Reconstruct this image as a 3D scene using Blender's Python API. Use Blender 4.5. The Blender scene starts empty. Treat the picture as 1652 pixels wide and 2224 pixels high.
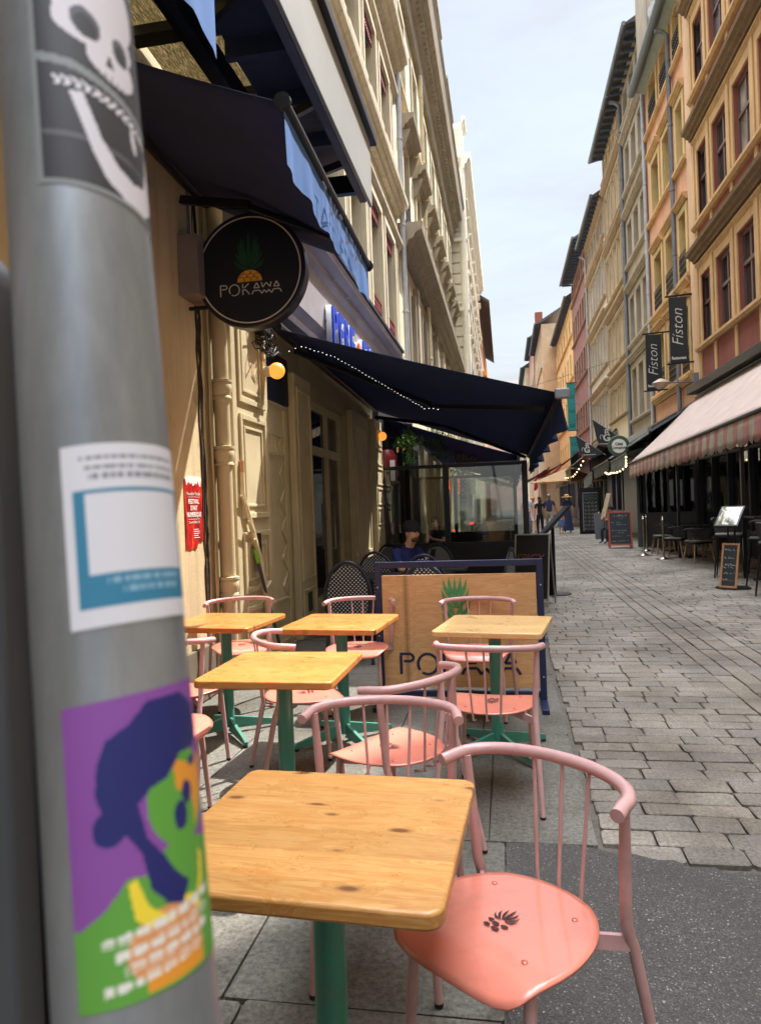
import bpy, bmesh, math, random
from mathutils import Vector, Matrix, Euler
R = math.radians
PI = math.pi
random.seed(7)
S = bpy.context.scene
C = S.collection

# ---------------------------------------------------------------- camera
cam_d = bpy.data.cameras.new('camera')
cam = bpy.data.objects.new('camera', cam_d)
C.objects.link(cam)
S.camera = cam
RT = Vector((0.984213, 0.17308, -0.036999))
UP = Vector((0.035432, 0.012135, 0.999298))
FW = Vector((-0.173408, 0.984833, -0.005811))
m = Matrix((RT, UP, -FW)).transposed().to_4x4()
m.translation = Vector((0, 0, 1.45))
cam.matrix_world = m
cam_d.sensor_fit = 'VERTICAL'
cam_d.sensor_height = 36.0
cam_d.lens = 36.0 * 1542.0 / 2224.0
cam_d.clip_start = 0.02
cam_d.clip_end = 3000
cam_d.dof.use_dof = True
cam_d.dof.focus_distance = 4.2
cam_d.dof.aperture_fstop = 7.5

# ---------------------------------------------------------------- sky and sun
SUN_EL = 57.0
sun_dir = Vector((0.60, 0.80, 0)).normalized()
SUN_AZ = math.degrees(math.atan2(sun_dir.x, sun_dir.y))   # clockwise from +Y
W = bpy.data.worlds.new('World')
S.world = W
W.use_nodes = True
wn, wl = W.node_tree.nodes, W.node_tree.links
wn.clear()
wo = wn.new('ShaderNodeOutputWorld')
bg = wn.new('ShaderNodeBackground')
sky = wn.new('ShaderNodeTexSky')
sky.sky_type = 'NISHITA'
sky.sun_disc = False
sky.sun_elevation = R(SUN_EL)
sky.sun_rotation = R(SUN_AZ)
sky.air_density = 1.6
sky.dust_density = 1.0
sky.ozone_density = 1.5
tc = wn.new('ShaderNodeTexCoord')
mp = wn.new('ShaderNodeMapping'); mp.inputs['Scale'].default_value = (1.0, 1.0, 4.5)
wl.new(tc.outputs['Generated'], mp.inputs['Vector'])
nz = wn.new('ShaderNodeTexNoise'); nz.inputs['Scale'].default_value = 2.3; nz.inputs['Detail'].default_value = 7; nz.inputs['Roughness'].default_value = .58
nz.inputs['Distortion'].default_value = .6
wl.new(mp.outputs['Vector'], nz.inputs['Vector'])
rp = wn.new('ShaderNodeValToRGB')
rp.color_ramp.elements[0].position = .34; rp.color_ramp.elements[0].color = (.78, .78, .78, 1)
rp.color_ramp.elements[1].position = .68; rp.color_ramp.elements[1].color = (.97, .97, .97, 1)
wl.new(nz.outputs['Fac'], rp.inputs['Fac'])
# thin cloud; extra brightness added overhead, out of frame, as fill for the street
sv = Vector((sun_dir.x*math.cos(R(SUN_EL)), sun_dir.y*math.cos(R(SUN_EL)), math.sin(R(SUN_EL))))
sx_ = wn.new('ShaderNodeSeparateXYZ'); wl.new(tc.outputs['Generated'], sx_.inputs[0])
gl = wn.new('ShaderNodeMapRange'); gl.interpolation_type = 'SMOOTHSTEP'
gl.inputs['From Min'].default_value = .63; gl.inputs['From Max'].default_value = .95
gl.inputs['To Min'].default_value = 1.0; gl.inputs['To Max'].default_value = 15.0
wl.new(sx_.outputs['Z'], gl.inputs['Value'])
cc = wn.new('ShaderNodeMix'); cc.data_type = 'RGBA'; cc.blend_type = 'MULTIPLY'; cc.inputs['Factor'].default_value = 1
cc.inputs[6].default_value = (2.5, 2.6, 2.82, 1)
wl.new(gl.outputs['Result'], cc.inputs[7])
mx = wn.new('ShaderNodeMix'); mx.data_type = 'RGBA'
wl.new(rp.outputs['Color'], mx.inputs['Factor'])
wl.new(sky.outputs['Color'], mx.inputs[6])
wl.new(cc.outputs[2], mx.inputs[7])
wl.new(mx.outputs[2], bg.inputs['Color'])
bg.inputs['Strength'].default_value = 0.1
wl.new(bg.outputs['Background'], wo.inputs['Surface'])

sl = bpy.data.lights.new('sun', 'SUN')
sl.energy = 3.6
sl.angle = R(.6)
sl.color = (1.0, .95, .88)
so = bpy.data.objects.new('sun', sl)
C.objects.link(so)
so.rotation_euler = (-sv).to_track_quat('-Z', 'Y').to_euler()

S.view_settings.view_transform = 'Standard'
S.view_settings.look = 'None'
S.view_settings.gamma = 1
S.view_settings.exposure = 1.6
S.cycles.max_bounces = 7
S.cycles.diffuse_bounces = 4
S.cycles.glossy_bounces = 3
S.cycles.transmission_bounces = 5
S.cycles.transparent_max_bounces = 12
S.cycles.caustics_reflective = False
S.cycles.caustics_refractive = False
S.cycles.sample_clamp_indirect = 6
S.cycles.use_denoising = True

# ---------------------------------------------------------------- mesh helpers
ORG = {}

def sset(o, label=None, cat=None, group=None, kind=None):
    if label: o['label'] = label
    if cat: o['category'] = cat
    if group: o['group'] = group
    if kind: o['kind'] = kind
    return o

def thing(name, label, cat, loc=(0, 0, 0), group=None):
    o = bpy.data.objects.new(name, None)
    o.empty_display_size = .2
    C.objects.link(o)
    o.location = loc
    ORG[o.name] = Vector(loc)
    return sset(o, label, cat, group)

class MB:
    def __init__(s):
        s.v = []; s.f = []; s.mi = []
    def add(s, vs, fs, mi=0):
        o = len(s.v)
        s.v += [tuple(v) for v in vs]
        s.f += [tuple(i + o for i in f) for f in fs]
        s.mi += [mi] * len(fs)
        return s
    def box(s, x0, x1, y0, y1, z0, z1, mi=0):
        if x0 > x1: x0, x1 = x1, x0
        if y0 > y1: y0, y1 = y1, y0
        if z0 > z1: z0, z1 = z1, z0
        return s.add([(x0,y0,z0),(x1,y0,z0),(x1,y1,z0),(x0,y1,z0),(x0,y0,z1),(x1,y0,z1),(x1,y1,z1),(x0,y1,z1)],
                     [(0,3,2,1),(4,5,6,7),(0,1,5,4),(1,2,6,5),(2,3,7,6),(3,0,4,7)], mi)
    def quad(s, a, b, c, d, mi=0):
        return s.add([a, b, c, d], [(0,1,2,3)], mi)
    def bar(s, p, q, w, h, up=(0,0,1), mi=0):
        p = Vector(p); q = Vector(q); d = (q-p).normalized(); u = Vector(up)
        x = d.cross(u)
        if x.length < 1e-4: x = d.cross(Vector((0,1,0)))
        x.normalize(); u = x.cross(d).normalized()
        vs = []
        for e in (p, q):
            for a, b in ((-1,-1),(1,-1),(1,1),(-1,1)):
                vs.append(e + x*(a*w/2) + u*(b*h/2))
        return s.add(vs, [(0,1,2,3),(7,6,5,4),(0,4,5,1),(1,5,6,2),(2,6,7,3),(3,7,4,0)], mi)
    def tube(s, pts, r, n=10, cap=True, closed=False, mi=0):
        P = [Vector(p) for p in pts]; k = len(P)
        rs = r if isinstance(r, (list, tuple)) else [r]*k
        vs = []; N = None
        for i, p in enumerate(P):
            if closed: d = (P[(i+1) % k]-P[i-1])
            else: d = P[min(i+1, k-1)]-P[max(i-1, 0)]
            d.normalize()
            if N is None:
                N = d.orthogonal().normalized()
            else:
                N = (N - d*N.dot(d))
                if N.length < 1e-5: N = d.orthogonal()
                N.normalize()
            B = d.cross(N)
            for j in range(n):
                a = 2*PI*j/n
                vs.append(p + (N*math.cos(a)+B*math.sin(a))*rs[i])
        fs = []
        for i in range(k if closed else k-1):
            i2 = (i+1) % k
            for j in range(n):
                fs.append((i*n+j, i*n+(j+1) % n, i2*n+(j+1) % n, i2*n+j))
        if cap and not closed:
            fs.append(tuple(range(n-1, -1, -1)))
            fs.append(tuple((k-1)*n+j for j in range(n)))
        return s.add(vs, fs, mi)
    def lathe(s, prof, c=(0,0,0), ax=(0,0,1), n=24, mi=0):
        c = Vector(c); a = Vector(ax).normalized(); u = a.orthogonal().normalized(); w = a.cross(u)
        vs = []; fs = []
        for r_, h in prof:
            for j in range(n):
                t = 2*PI*j/n
                vs.append(c + a*h + (u*math.cos(t)+w*math.sin(t))*r_)
        for i in range(len(prof)-1):
            for j in range(n):
                fs.append((i*n+j, i*n+(j+1) % n, (i+1)*n+(j+1) % n, (i+1)*n+j))
        fs.append(tuple(range(n-1, -1, -1)))
        fs.append(tuple((len(prof)-1)*n+j for j in range(n)))
        return s.add(vs, fs, mi)
    def prism(s, poly, vec, mi=0):
        k = len(poly); v = Vector(vec)
        P = [Vector(p) for p in poly]
        nrm = Vector((0, 0, 0))
        for i in range(k):
            nrm += P[i].cross(P[(i+1) % k])
        if nrm.dot(v) < 0: P = P[::-1]
        fs = [tuple(range(k-1, -1, -1)), tuple(range(k, 2*k))]
        for i in range(k):
            j = (i+1) % k
            fs.append((i, j, k+j, k+i))
        return s.add(P+[p+v for p in P], fs, mi)
    def ball(s, c, r, n=12, sc=(1,1,1), mi=0):
        c = Vector(c); m_ = n//2; vs = []; fs = []
        for i in range(1, m_):
            t = PI*i/m_
            for j in range(n):
                a = 2*PI*j/n
                vs.append(c + Vector((math.sin(t)*math.cos(a)*r*sc[0], math.sin(t)*math.sin(a)*r*sc[1], math.cos(t)*r*sc[2])))
        vs.append(c+Vector((0,0,r*sc[2]))); vs.append(c-Vector((0,0,r*sc[2])))
        T_, B_ = len(vs)-2, len(vs)-1
        for i in range(m_-2):
            for j in range(n):
                fs.append((i*n+j, (i+1)*n+j, (i+1)*n+(j+1) % n, i*n+(j+1) % n))
        for j in range(n):
            fs.append((T_, j, (j+1) % n))
            fs.append((B_, (m_-2)*n+(j+1) % n, (m_-2)*n+j))
        return s.add(vs, fs, mi)
    def grid(s, fn, nu, nv, mi=0, mif=None):
        vs = [fn(i/nu, j/nv) for j in range(nv+1) for i in range(nu+1)]
        o = len(s.v); s.v += [tuple(v) for v in vs]
        for j in range(nv):
            for i in range(nu):
                a = o+j*(nu+1)+i
                s.f.append((a, a+1, a+nu+2, a+nu+1))
                s.mi.append(mif((i+.5)/nu, (j+.5)/nv) if mif else mi)
        return s
    def xf(s, M, start=0):
        s.v = s.v[:start] + [tuple(M @ Vector(v)) for v in s.v[start:]]
        return s
    def build(s, name, mat, parent=None, smooth=None, bevel=0, seg=2, solid=0):
        me = bpy.data.meshes.new(name)
        o3 = ORG.get(parent.name, Vector((0,0,0))) if parent else Vector((0,0,0))
        me.from_pydata([(v[0]-o3.x, v[1]-o3.y, v[2]-o3.z) for v in s.v], [], s.f)
        mats = mat if isinstance(mat, (list, tuple)) else [mat]
        for q in mats: me.materials.append(q)
        if len(mats) > 1: me.polygons.foreach_set('material_index', s.mi)
        me.update()
        if smooth is not None:
            me.polygons.foreach_set('use_smooth', [True]*len(me.polygons))
            if smooth < 180:
                me.set_sharp_from_angle(angle=R(smooth))
        o = bpy.data.objects.new(name, me)
        C.objects.link(o)
        if parent:
            o.parent = parent
            ORG[o.name] = o3
        if solid:
            q = o.modifiers.new('thick', 'SOLIDIFY'); q.thickness = solid; q.offset = 0
        if bevel:
            q = o.modifiers.new('bevel', 'BEVEL'); q.width = bevel; q.segments = seg; q.limit_method = 'ANGLE'; q.angle_limit = R(35)
        return o

def copy_tree(o, parent=None, src_org=None):
    c = o.copy()
    C.objects.link(c)
    c.parent = parent
    if parent is not None: c.matrix_parent_inverse = Matrix()
    for ch in list(o.children): copy_tree(ch, c)
    return c

def text(body, size, M, mat, parent=None, name='lettering', ext=.002, width=None, shear=0, align='LEFT', off=0, space=1.0):
    cu = bpy.data.curves.new(name, 'FONT')
    cu.body = body; cu.size = size; cu.extrude = ext; cu.shear = shear; cu.offset = off; cu.space_character = space
    cu.align_x = align
    cu.resolution_u = 3
    t = bpy.data.objects.new(name, cu)
    C.objects.link(t)
    bpy.context.view_layer.update()
    dg = bpy.context.evaluated_depsgraph_get()
    me = bpy.data.meshes.new_from_object(t.evaluated_get(dg))
    bpy.data.objects.remove(t)
    if not len(me.vertices): return None
    if width:
        xs = [v.co.x for v in me.vertices]; k = width/(max(xs)-min(xs)); x0 = min(xs)
        for v in me.vertices: v.co.x = (v.co.x-x0)*k if align == 'LEFT' else v.co.x*k
    o3 = ORG.get(parent.name, Vector((0,0,0))) if parent else Vector((0,0,0))
    me.transform(Matrix.Translation(-o3) @ M)
    me.materials.clear(); me.materials.append(mat)
    o = bpy.data.objects.new(name, me)
    C.objects.link(o)
    if parent:
        o.parent = parent; ORG[o.name] = o3
    return o

def frame(origin, xdir, ydir):
    x = Vector(xdir).normalized(); y = Vector(ydir); y = (y - x*y.dot(x)).normalized(); z = x.cross(y)
    M = Matrix((x, y, z)).transposed().to_4x4(); M.translation = Vector(origin)
    return M

# ---------------------------------------------------------------- materials
def srgb(r, g, b):
    f = lambda c: (c/255/12.92 if c/255 <= .04045 else ((c/255+.055)/1.055)**2.4)
    return (f(r), f(g), f(b), 1)

def newmat(name):
    mt = bpy.data.materials.new(name); mt.use_nodes = True
    nt = mt.node_tree; b = nt.nodes['Principled BSDF']
    return mt, nt, b

def node(nt, typ, **kw):
    n = nt.nodes.new(typ)
    for k, v in kw.items():
        if k in n.inputs: n.inputs[k].default_value = v
        else: setattr(n, k, v)
    return n

def coords(nt, scale=(1,1,1), rot=(0,0,0), src='Object'):
    t = node(nt, 'ShaderNodeTexCoord'); q = node(nt, 'ShaderNodeMapping')
    q.inputs['Scale'].default_value = scale; q.inputs['Rotation'].default_value = rot
    nt.links.new(t.outputs[src], q.inputs['Vector'])
    return q.outputs['Vector']

def ramp(nt, fac, stops):
    r_ = node(nt, 'ShaderNodeValToRGB'); e = r_.color_ramp.elements
    while len(e) > len(stops): e.remove(e[-1])
    while len(e) < len(stops): e.new(1)
    for i, (p, c) in enumerate(stops):
        e[i].position = p; e[i].color = c if len(c) == 4 else (*c, 1)
    nt.links.new(fac, r_.inputs['Fac'])
    return r_.outputs['Color']

def mixc(nt, fac, a, b, mode='MIX'):
    q = node(nt, 'ShaderNodeMix'); q.data_type = 'RGBA'; q.blend_type = mode
    for i, v in ((0, fac), (6, a), (7, b)):
        if hasattr(v, 'links') or isinstance(v, bpy.types.NodeSocket): nt.links.new(v, q.inputs[i])
        elif i == 0: q.inputs[0].default_value = v
        else: q.inputs[i].default_value = v if len(v) == 4 else (*v, 1)
    return q.outputs[2]

def noise(nt, vec, scale, detail=4, rough=.55, dist=0):
    n = node(nt, 'ShaderNodeTexNoise'); n.inputs['Scale'].default_value = scale; n.inputs['Detail'].default_value = detail
    n.inputs['Roughness'].default_value = rough; n.inputs['Distortion'].default_value = dist
    nt.links.new(vec, n.inputs['Vector'])
    return n.outputs['Fac']

def bump(nt, b, h, strength=.3, dist=.01):
    q = node(nt, 'ShaderNodeBump'); q.inputs['Strength'].default_value = strength; q.inputs['Distance'].default_value = dist
    nt.links.new(h, q.inputs['Height']); nt.links.new(q.outputs['Normal'], b.inputs['Normal'])

def k4(c, k): return (min(c[0]*k, 1), min(c[1]*k, 1), min(c[2]*k, 1), 1)

MATS = {}
def plain(name, col, rough=.5, metal=0, var=.12, scale=6, bmp=0, bs=80, spec=.5, coat=0, emit=0):
    if name in MATS: return MATS[name]
    mt, nt, b = newmat(name)
    v = coords(nt)
    f = noise(nt, v, scale, 5, .6)
    c = ramp(nt, f, [(.3, k4(col, 1-var)), (.7, k4(col, 1+var))])
    nt.links.new(c, b.inputs['Base Color'])
    b.inputs['Roughness'].default_value = rough; b.inputs['Metallic'].default_value = metal
    b.inputs['Specular IOR Level'].default_value = spec
    b.inputs['Coat Weight'].default_value = coat
    if bmp: bump(nt, b, noise(nt, v, bs, 3), bmp, .004)
    if emit:
        b.inputs['Emission Color'].default_value = col; b.inputs['Emission Strength'].default_value = emit
    MATS[name] = mt
    return mt

def plaster(name, col, dirt=.35, streak=.5, rough=.9, bmp=.25, dirtcol=(.06, .05, .04), patch=None):
    """rendered or stone wall: soft blotches, vertical rain streaks, fine grain"""
    if name in MATS: return MATS[name]
    mt, nt, b = newmat(name)
    v = coords(nt)
    base = ramp(nt, noise(nt, v, .8, 6, .62), [(.3, k4(col, .82)), (.7, k4(col, 1.14))])
    vs = coords(nt, (5, 5, .35))
    st = ramp(nt, noise(nt, vs, 1.6, 5, .6), [(.45, (0, 0, 0)), (.78, (streak, streak, streak))])
    base = mixc(nt, st, base, k4(col, .55))
    d = ramp(nt, noise(nt, v, 2.7, 8, .7), [(.58, (0, 0, 0)), (.8, (dirt, dirt, dirt))])
    base = mixc(nt, d, base, (*dirtcol[:3], 1))
    if patch:
        p_ = ramp(nt, noise(nt, v, 1.1, 5, .6, .4), [(.6, (0, 0, 0)), (.63, (1, 1, 1))])
        base = mixc(nt, p_, base, patch)
    nt.links.new(base, b.inputs['Base Color'])
    b.inputs['Roughness'].default_value = rough
    b.inputs['Specular IOR Level'].default_value = .25
    bump(nt, b, noise(nt, v, 38, 6, .7), bmp, .006)
    MATS[name] = mt
    return mt

def glassy(name, col=(.015, .018, .02, 1), rough=.03):
    if name in MATS: return MATS[name]
    mt, nt, b = newmat(name)
    v = coords(nt)
    b.inputs['Roughness'].default_value = rough
    nt.links.new(ramp(nt, noise(nt, v, 1.3, 3), [(.35, k4(col, .6)), (.65, k4(col, 1.7))]), b.inputs['Base Color'])
    b.inputs['IOR'].default_value = 2.1
    bump(nt, b, noise(nt, v, 2.2, 2), .05, .02)
    MATS[name] = mt
    return mt
# ================================================================ ground
def sett_mat(name, base, speck=.35, wet=.85, gs=110):
    mt, nt, b = newmat(name)
    at = node(nt, 'ShaderNodeAttribute'); at.attribute_name = 'tint'
    v = coords(nt)
    g = ramp(nt, noise(nt, v, gs, 4, .75), [(.3, k4(base, 1-speck)), (.5, base), (.72, k4(base, 1+speck))])
    g = mixc(nt, 1.0, g, at.outputs['Color'], 'MULTIPLY')
    d = ramp(nt, noise(nt, v, .9, 6, .65), [(.38, (.55, .53, .5)), (.6, (1.08, 1.07, 1.05))])
    g = mixc(nt, 1.0, g, d, 'MULTIPLY')
    s_ = ramp(nt, noise(nt, v, 9, 6, .7), [(.62, (0, 0, 0)), (.75, (.55, .55, .55))])
    g = mixc(nt, s_, g, k4(base, .45))
    nt.links.new(g, b.inputs['Base Color'])
    rr = ramp(nt, noise(nt, v, 12, 3), [(.3, (wet-.2,)*3), (.7, (wet,)*3)])
    nt.links.new(rr, b.inputs['Roughness'])
    b.inputs['Specular IOR Level'].default_value = .4
    bump(nt, b, noise(nt, v, gs*.6, 6, .75), .7, .005)
    return mt

M_SETT = sett_mat('granite setts', srgb(126, 120, 111), .5, gs=62)
M_SLAB = sett_mat('granite slab', srgb(106, 104, 97), .62, gs=48)
M_JOINT = plain('joint grit', srgb(92, 86, 78), .95, var=.3, scale=30, bmp=.4)

gb = MB(); gb.quad((-60, -20, -.022), (60, -20, -.022), (60, 160, -.022), (-60, 160, -.022))
sset(gb.build('ground', M_JOINT), kind='structure')

def stones(name, cells, mat, dome=.0035, gap=.0045, jit=.006, ins=.010, tv=.15, warm=.03):
    vs = []; fs = []; col = []
    for (x0, x1, y0, y1) in cells:
        j = lambda: random.uniform(-jit, jit)
        x0_, x1_, y0_, y1_ = x0+gap, x1-gap, y0+gap, y1-gap
        q = [(x0_+j(), y0_+j()), (x1_+j(), y0_+j()), (x1_+j(), y1_+j()), (x0_+j(), y1_+j())]
        z = random.uniform(-.003, .002); o = len(vs)
        cx = sum(p[0] for p in q)/4; cy = sum(p[1] for p in q)/4
        # chamfered corners: 8-gon
        P8 = []
        for i in range(4):
            a = Vector(q[i]); pr = Vector(q[i-1]); nx = Vector(q[(i+1) % 4])
            k = random.uniform(.004, .016)
            P8.append(a+(pr-a).normalized()*k); P8.append(a+(nx-a).normalized()*k)
        zs = [z + random.uniform(-.002, .001) for _ in P8]
        vs += [(p.x, p.y, -.03) for p in P8]
        vs += [(p.x, p.y, z_-dome) for p, z_ in zip(P8, zs)]
        for p, z_ in zip(P8, zs):
            d = Vector((cx, cy))-p; L = max(d.length, .001); vs.append((p.x+d.x/L*ins, p.y+d.y/L*ins, z_))
        for i in range(8):
            n_ = (i+1) % 8
            fs.append((o+i, o+n_, o+8+n_, o+8+i)); fs.append((o+8+i, o+8+n_, o+16+n_, o+16+i))
        fs.append(tuple(o+16+i for i in range(8)))
        t = 1+random.uniform(-tv, tv); w = random.uniform(-warm, warm)
        col += [t*(1+w), t, t*(1-w*1.2), 1]*24
    me = bpy.data.meshes.new(name); me.from_pydata(vs, [], fs)
    a = me.color_attributes.new('tint', 'FLOAT_COLOR', 'POINT'); a.data.foreach_set('color', col)
    me.materials.append(mat); me.update()
    o = bpy.data.objects.new(name, me); C.objects.link(o)
    sset(o, kind='structure')
    return o

def rows(x0, x1, y0, y1, rd, sw, xf0=None, drift=0):
    out = []; y = y0
    while y < y1:
        d = rd*random.uniform(.88, 1.14) * (1 if y < 24 else 1.8)
        a = x0 if xf0 is None else xf0(y)
        x = a - random.uniform(0, sw)
        while x < x1:
            w = sw*random.uniform(.78, 1.3) * (1 if y < 24 else 1.5)
            xa, xb = max(x, a), min(x+w, x1)
            if x1-xb < sw*.35: xb = x1
            if xb-xa > .05: out.append((xa, xb, y, y+d))
            if xb >= x1: break
            x += w
        y += d
    return out

edge = lambda y: .335 + max(0, y-6)*.03
cells = rows(0, 1.6, 2.96, 60, .145, .245, xf0=lambda y: max(edge(y), .36 + (random.uniform(-.02, .16) if y < 3.1 else 0)))
stones('street', cells, M_SETT)
cells = rows(2.23, 5.8, 3.4, 60, .135, .23)
for i, (a, b_) in enumerate(((1.6, 1.75), (1.75, 1.9), (1.9, 2.07), (2.07, 2.23))):
    y = 2.9+i*.35
    while y < 60:
        L = random.uniform(.2, .42) if y < 24 else .8
        cells.append((a, b_, y, y+L)); y += L
stones('street_gutter_paving', cells, M_SETT, tv=.14)

# terrace slabs by the house fronts
cells = []
ys = [-2.2, -.6, .72, 2.0, 3.07, 4.52, 6.1, 7.7, 9.3, 10.9, 12.6, 14.4, 16.4, 18.6, 21, 24, 28, 33, 40, 50, 60]
for y0, y1 in zip(ys, ys[1:]):
    xs = [-2.36, -1.62+random.uniform(-.2, .2), -.86+random.uniform(-.15, .15), -.05 if y0 < 3 else random.uniform(-.25, -.1)]
    if y0 >= 3: xs.append(edge(y0))
    for a, b_ in zip(xs, xs[1:]): cells.append((a, b_, y0, y1))
stones('pavement', cells, M_SLAB, dome=.002, gap=.004, jit=.003, ins=.01, tv=.05, warm=.012)

# asphalt patch in the foreground, with a ragged edge against stone
mt, nt, b = newmat('asphalt'); v = coords(nt)
vo = node(nt, 'ShaderNodeTexVoronoi'); vo.inputs['Scale'].default_value = 215; nt.links.new(v, vo.inputs['Vector'])
cellc = ramp(nt, vo.outputs['Color'], [(.0, srgb(40, 39, 38)), (.55, srgb(68, 66, 63)), (.84, srgb(90, 87, 81)), (.965, srgb(168, 163, 152))])
cellc = mixc(nt, ramp(nt, noise(nt, v, 3, 6, .7), [(.35, (0, 0, 0)), (.7, (.6, .6, .6))]), cellc, srgb(52, 50, 48))
nt.links.new(cellc, b.inputs['Base Color']); b.inputs['Roughness'].default_value = .8
bump(nt, b, vo.outputs['Distance'], .5, .004)
M_ASPH = mt
rag = lambda k: random.uniform(-k, k)
poly = [(-.045, -2.2)] + [(-.05+rag(.008), y) for y in [i*.12 for i in range(-15, 26)]] + [(-.045, 3.055)]
poly += [(x, 3.06+rag(.006)) for x in [i*.06 for i in range(0, 5)]]
poly += [(.345, 3.03)]
x = .42
while x < 5.8:
    poly.append((x, 2.92+rag(.03)+.05*math.sin(x*2.3)*math.sin(x*5.1)+(.03 if x < 1 else 0))); x += random.uniform(.03, .07)
poly += [(5.8, 2.9), (5.8, -2.2)]
ap = MB(); ap.add([(p[0], p[1], .0045) for p in poly]+[(p[0], p[1], -.02) for p in poly],
                  [tuple(range(len(poly)-1, -1, -1))]+[(i, (i+1) % len(poly), len(poly)+(i+1) % len(poly), len(poly)+i) for i in range(len(poly))])
sset(ap.build('asphalt_patch', M_ASPH), kind='structure')

# ================================================================ tables and pink chairs
def wood(name, light, dark, knot, grain=(1.3, 16, 16), planks=.11, rough=.3, coat=.25, rot=0, ks=1.0):
    mt, nt, b = newmat(name)
    v0 = coords(nt, (1, 1, 1), (0, 0, rot))
    oi = node(nt, 'ShaderNodeObjectInfo'); of0 = node(nt, 'ShaderNodeVectorMath', operation='SCALE'); cb = node(nt, 'ShaderNodeCombineXYZ')
    cb.inputs[0].default_value = 3.7; cb.inputs[1].default_value = 8.1; nt.links.new(cb.outputs[0], of0.inputs[0]); nt.links.new(oi.outputs['Random'], of0.inputs['Scale'])
    av = node(nt, 'ShaderNodeVectorMath', operation='ADD'); nt.links.new(v0, av.inputs[0]); nt.links.new(of0.outputs[0], av.inputs[1]); v0 = av.outputs[0]
    sp = node(nt, 'ShaderNodeSeparateXYZ'); nt.links.new(v0, sp.inputs[0])
    pl = node(nt, 'ShaderNodeMath', operation='DIVIDE'); nt.links.new(sp.outputs['Y'], pl.inputs[0]); pl.inputs[1].default_value = planks
    fl = node(nt, 'ShaderNodeMath', operation='FLOOR'); nt.links.new(pl.outputs[0], fl.inputs[0])
    fr = node(nt, 'ShaderNodeMath', operation='FRACT'); nt.links.new(pl.outputs[0], fr.inputs[0])
    wn_ = node(nt, 'ShaderNodeTexWhiteNoise', noise_dimensions='1D'); nt.links.new(fl.outputs[0], wn_.inputs['W'])
    of = node(nt, 'ShaderNodeVectorMath', operation='SCALE'); nt.links.new(wn_.outputs['Color'], of.inputs[0]); of.inputs['Scale'].default_value = 9
    ad = node(nt, 'ShaderNodeVectorMath', operation='ADD'); nt.links.new(v0, ad.inputs[0]); nt.links.new(of.outputs[0], ad.inputs[1])
    # knots
    mk = node(nt, 'ShaderNodeMapping'); mk.inputs['Scale'].default_value = (4.6*ks, 10*ks, 4); nt.links.new(ad.outputs[0], mk.inputs['Vector'])
    vo = node(nt, 'ShaderNodeTexVoronoi', voronoi_dimensions='2D'); vo.inputs['Scale'].default_value = 1; nt.links.new(mk.outputs[0], vo.inputs['Vector'])
    sc_ = node(nt, 'ShaderNodeSeparateColor'); nt.links.new(vo.outputs['Color'], sc_.inputs[0])
    kk = node(nt, 'ShaderNodeMath', operation='MULTIPLY_ADD'); nt.links.new(sc_.outputs[0], kk.inputs[0]); kk.inputs[1].default_value = .2; nt.links.new(vo.outputs['Distance'], kk.inputs[2])
    k2 = node(nt, 'ShaderNodeMath', operation='SUBTRACT'); nt.links.new(kk.outputs[0], k2.inputs[0]); k2.inputs[1].default_value = .03
    kd = k2.outputs[0]
    pull = ramp(nt, kd, [(0, (1, 1, 1)), (.28, (0, 0, 0))])
    pv = node(nt, 'ShaderNodeVectorMath', operation='SCALE'); nt.links.new(pull, pv.inputs[0]); pv.inputs['Scale'].default_value = .045
    a2 = node(nt, 'ShaderNodeVectorMath', operation='ADD'); nt.links.new(ad.outputs[0], a2.inputs[0]); nt.links.new(pv.outputs[0], a2.inputs[1])
    mg = node(nt, 'ShaderNodeMapping'); mg.inputs['Scale'].default_value = grain; nt.links.new(a2.outputs[0], mg.inputs['Vector'])
    g = noise(nt, mg.outputs[0], 2.4, 7, .6, 1.1)
    fine = noise(nt, mg.outputs[0], 14, 4, .7, .4)
    c = ramp(nt, g, [(.28, dark), (.45, light), (.53, k4(dark, 1.15)), (.6, light), (.75, k4(light, 1.1))])
    c = mixc(nt, ramp(nt, fine, [(.4, (0, 0, 0)), (.7, (.35, .35, .35))]), c, dark)
    tone = ramp(nt, wn_.outputs['Value'], [(0, (.86, .84, .8)), (1, (1.08, 1.05, 1.02))])
    c = mixc(nt, 1, c, tone, 'MULTIPLY')
    c = mixc(nt, ramp(nt, kd, [(.035, (.9, .9, .9)), (.085, (.35, .35, .35)), (.13, (0, 0, 0))]), c, knot)
    c = mixc(nt, ramp(nt, fr.outputs[0], [(0, (.35, .35, .35)), (.012, (0, 0, 0))]), c, knot)
    v1 = coords(nt)
    c = mixc(nt, ramp(nt, noise(nt, v1, 7, 6, .75), [(.66, (0, 0, 0)), (.72, (.3, .3, .3))]), c, k4(light, 1.35))
    ms2 = coords(nt, (3, 60, 3), (0, 0, .5)); c = mixc(nt, ramp(nt, noise(nt, ms2, 3, 3, .6), [(.70, (0, 0, 0)), (.73, (.3, .3, .3))]), c, k4(light, 1.3))
    nt.links.new(c, b.inputs['Base Color'])
    rgh = ramp(nt, noise(nt, v1, 9, 5, .7), [(.35, (rough-.08,)*3), (.7, (rough+.22,)*3)]); nt.links.new(rgh, b.inputs['Roughness'])
    b.inputs['Coat Weight'].default_value = coat; b.inputs['Coat Roughness'].default_value = .25
    bump(nt, b, g, .12, .002)
    return mt

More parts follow.
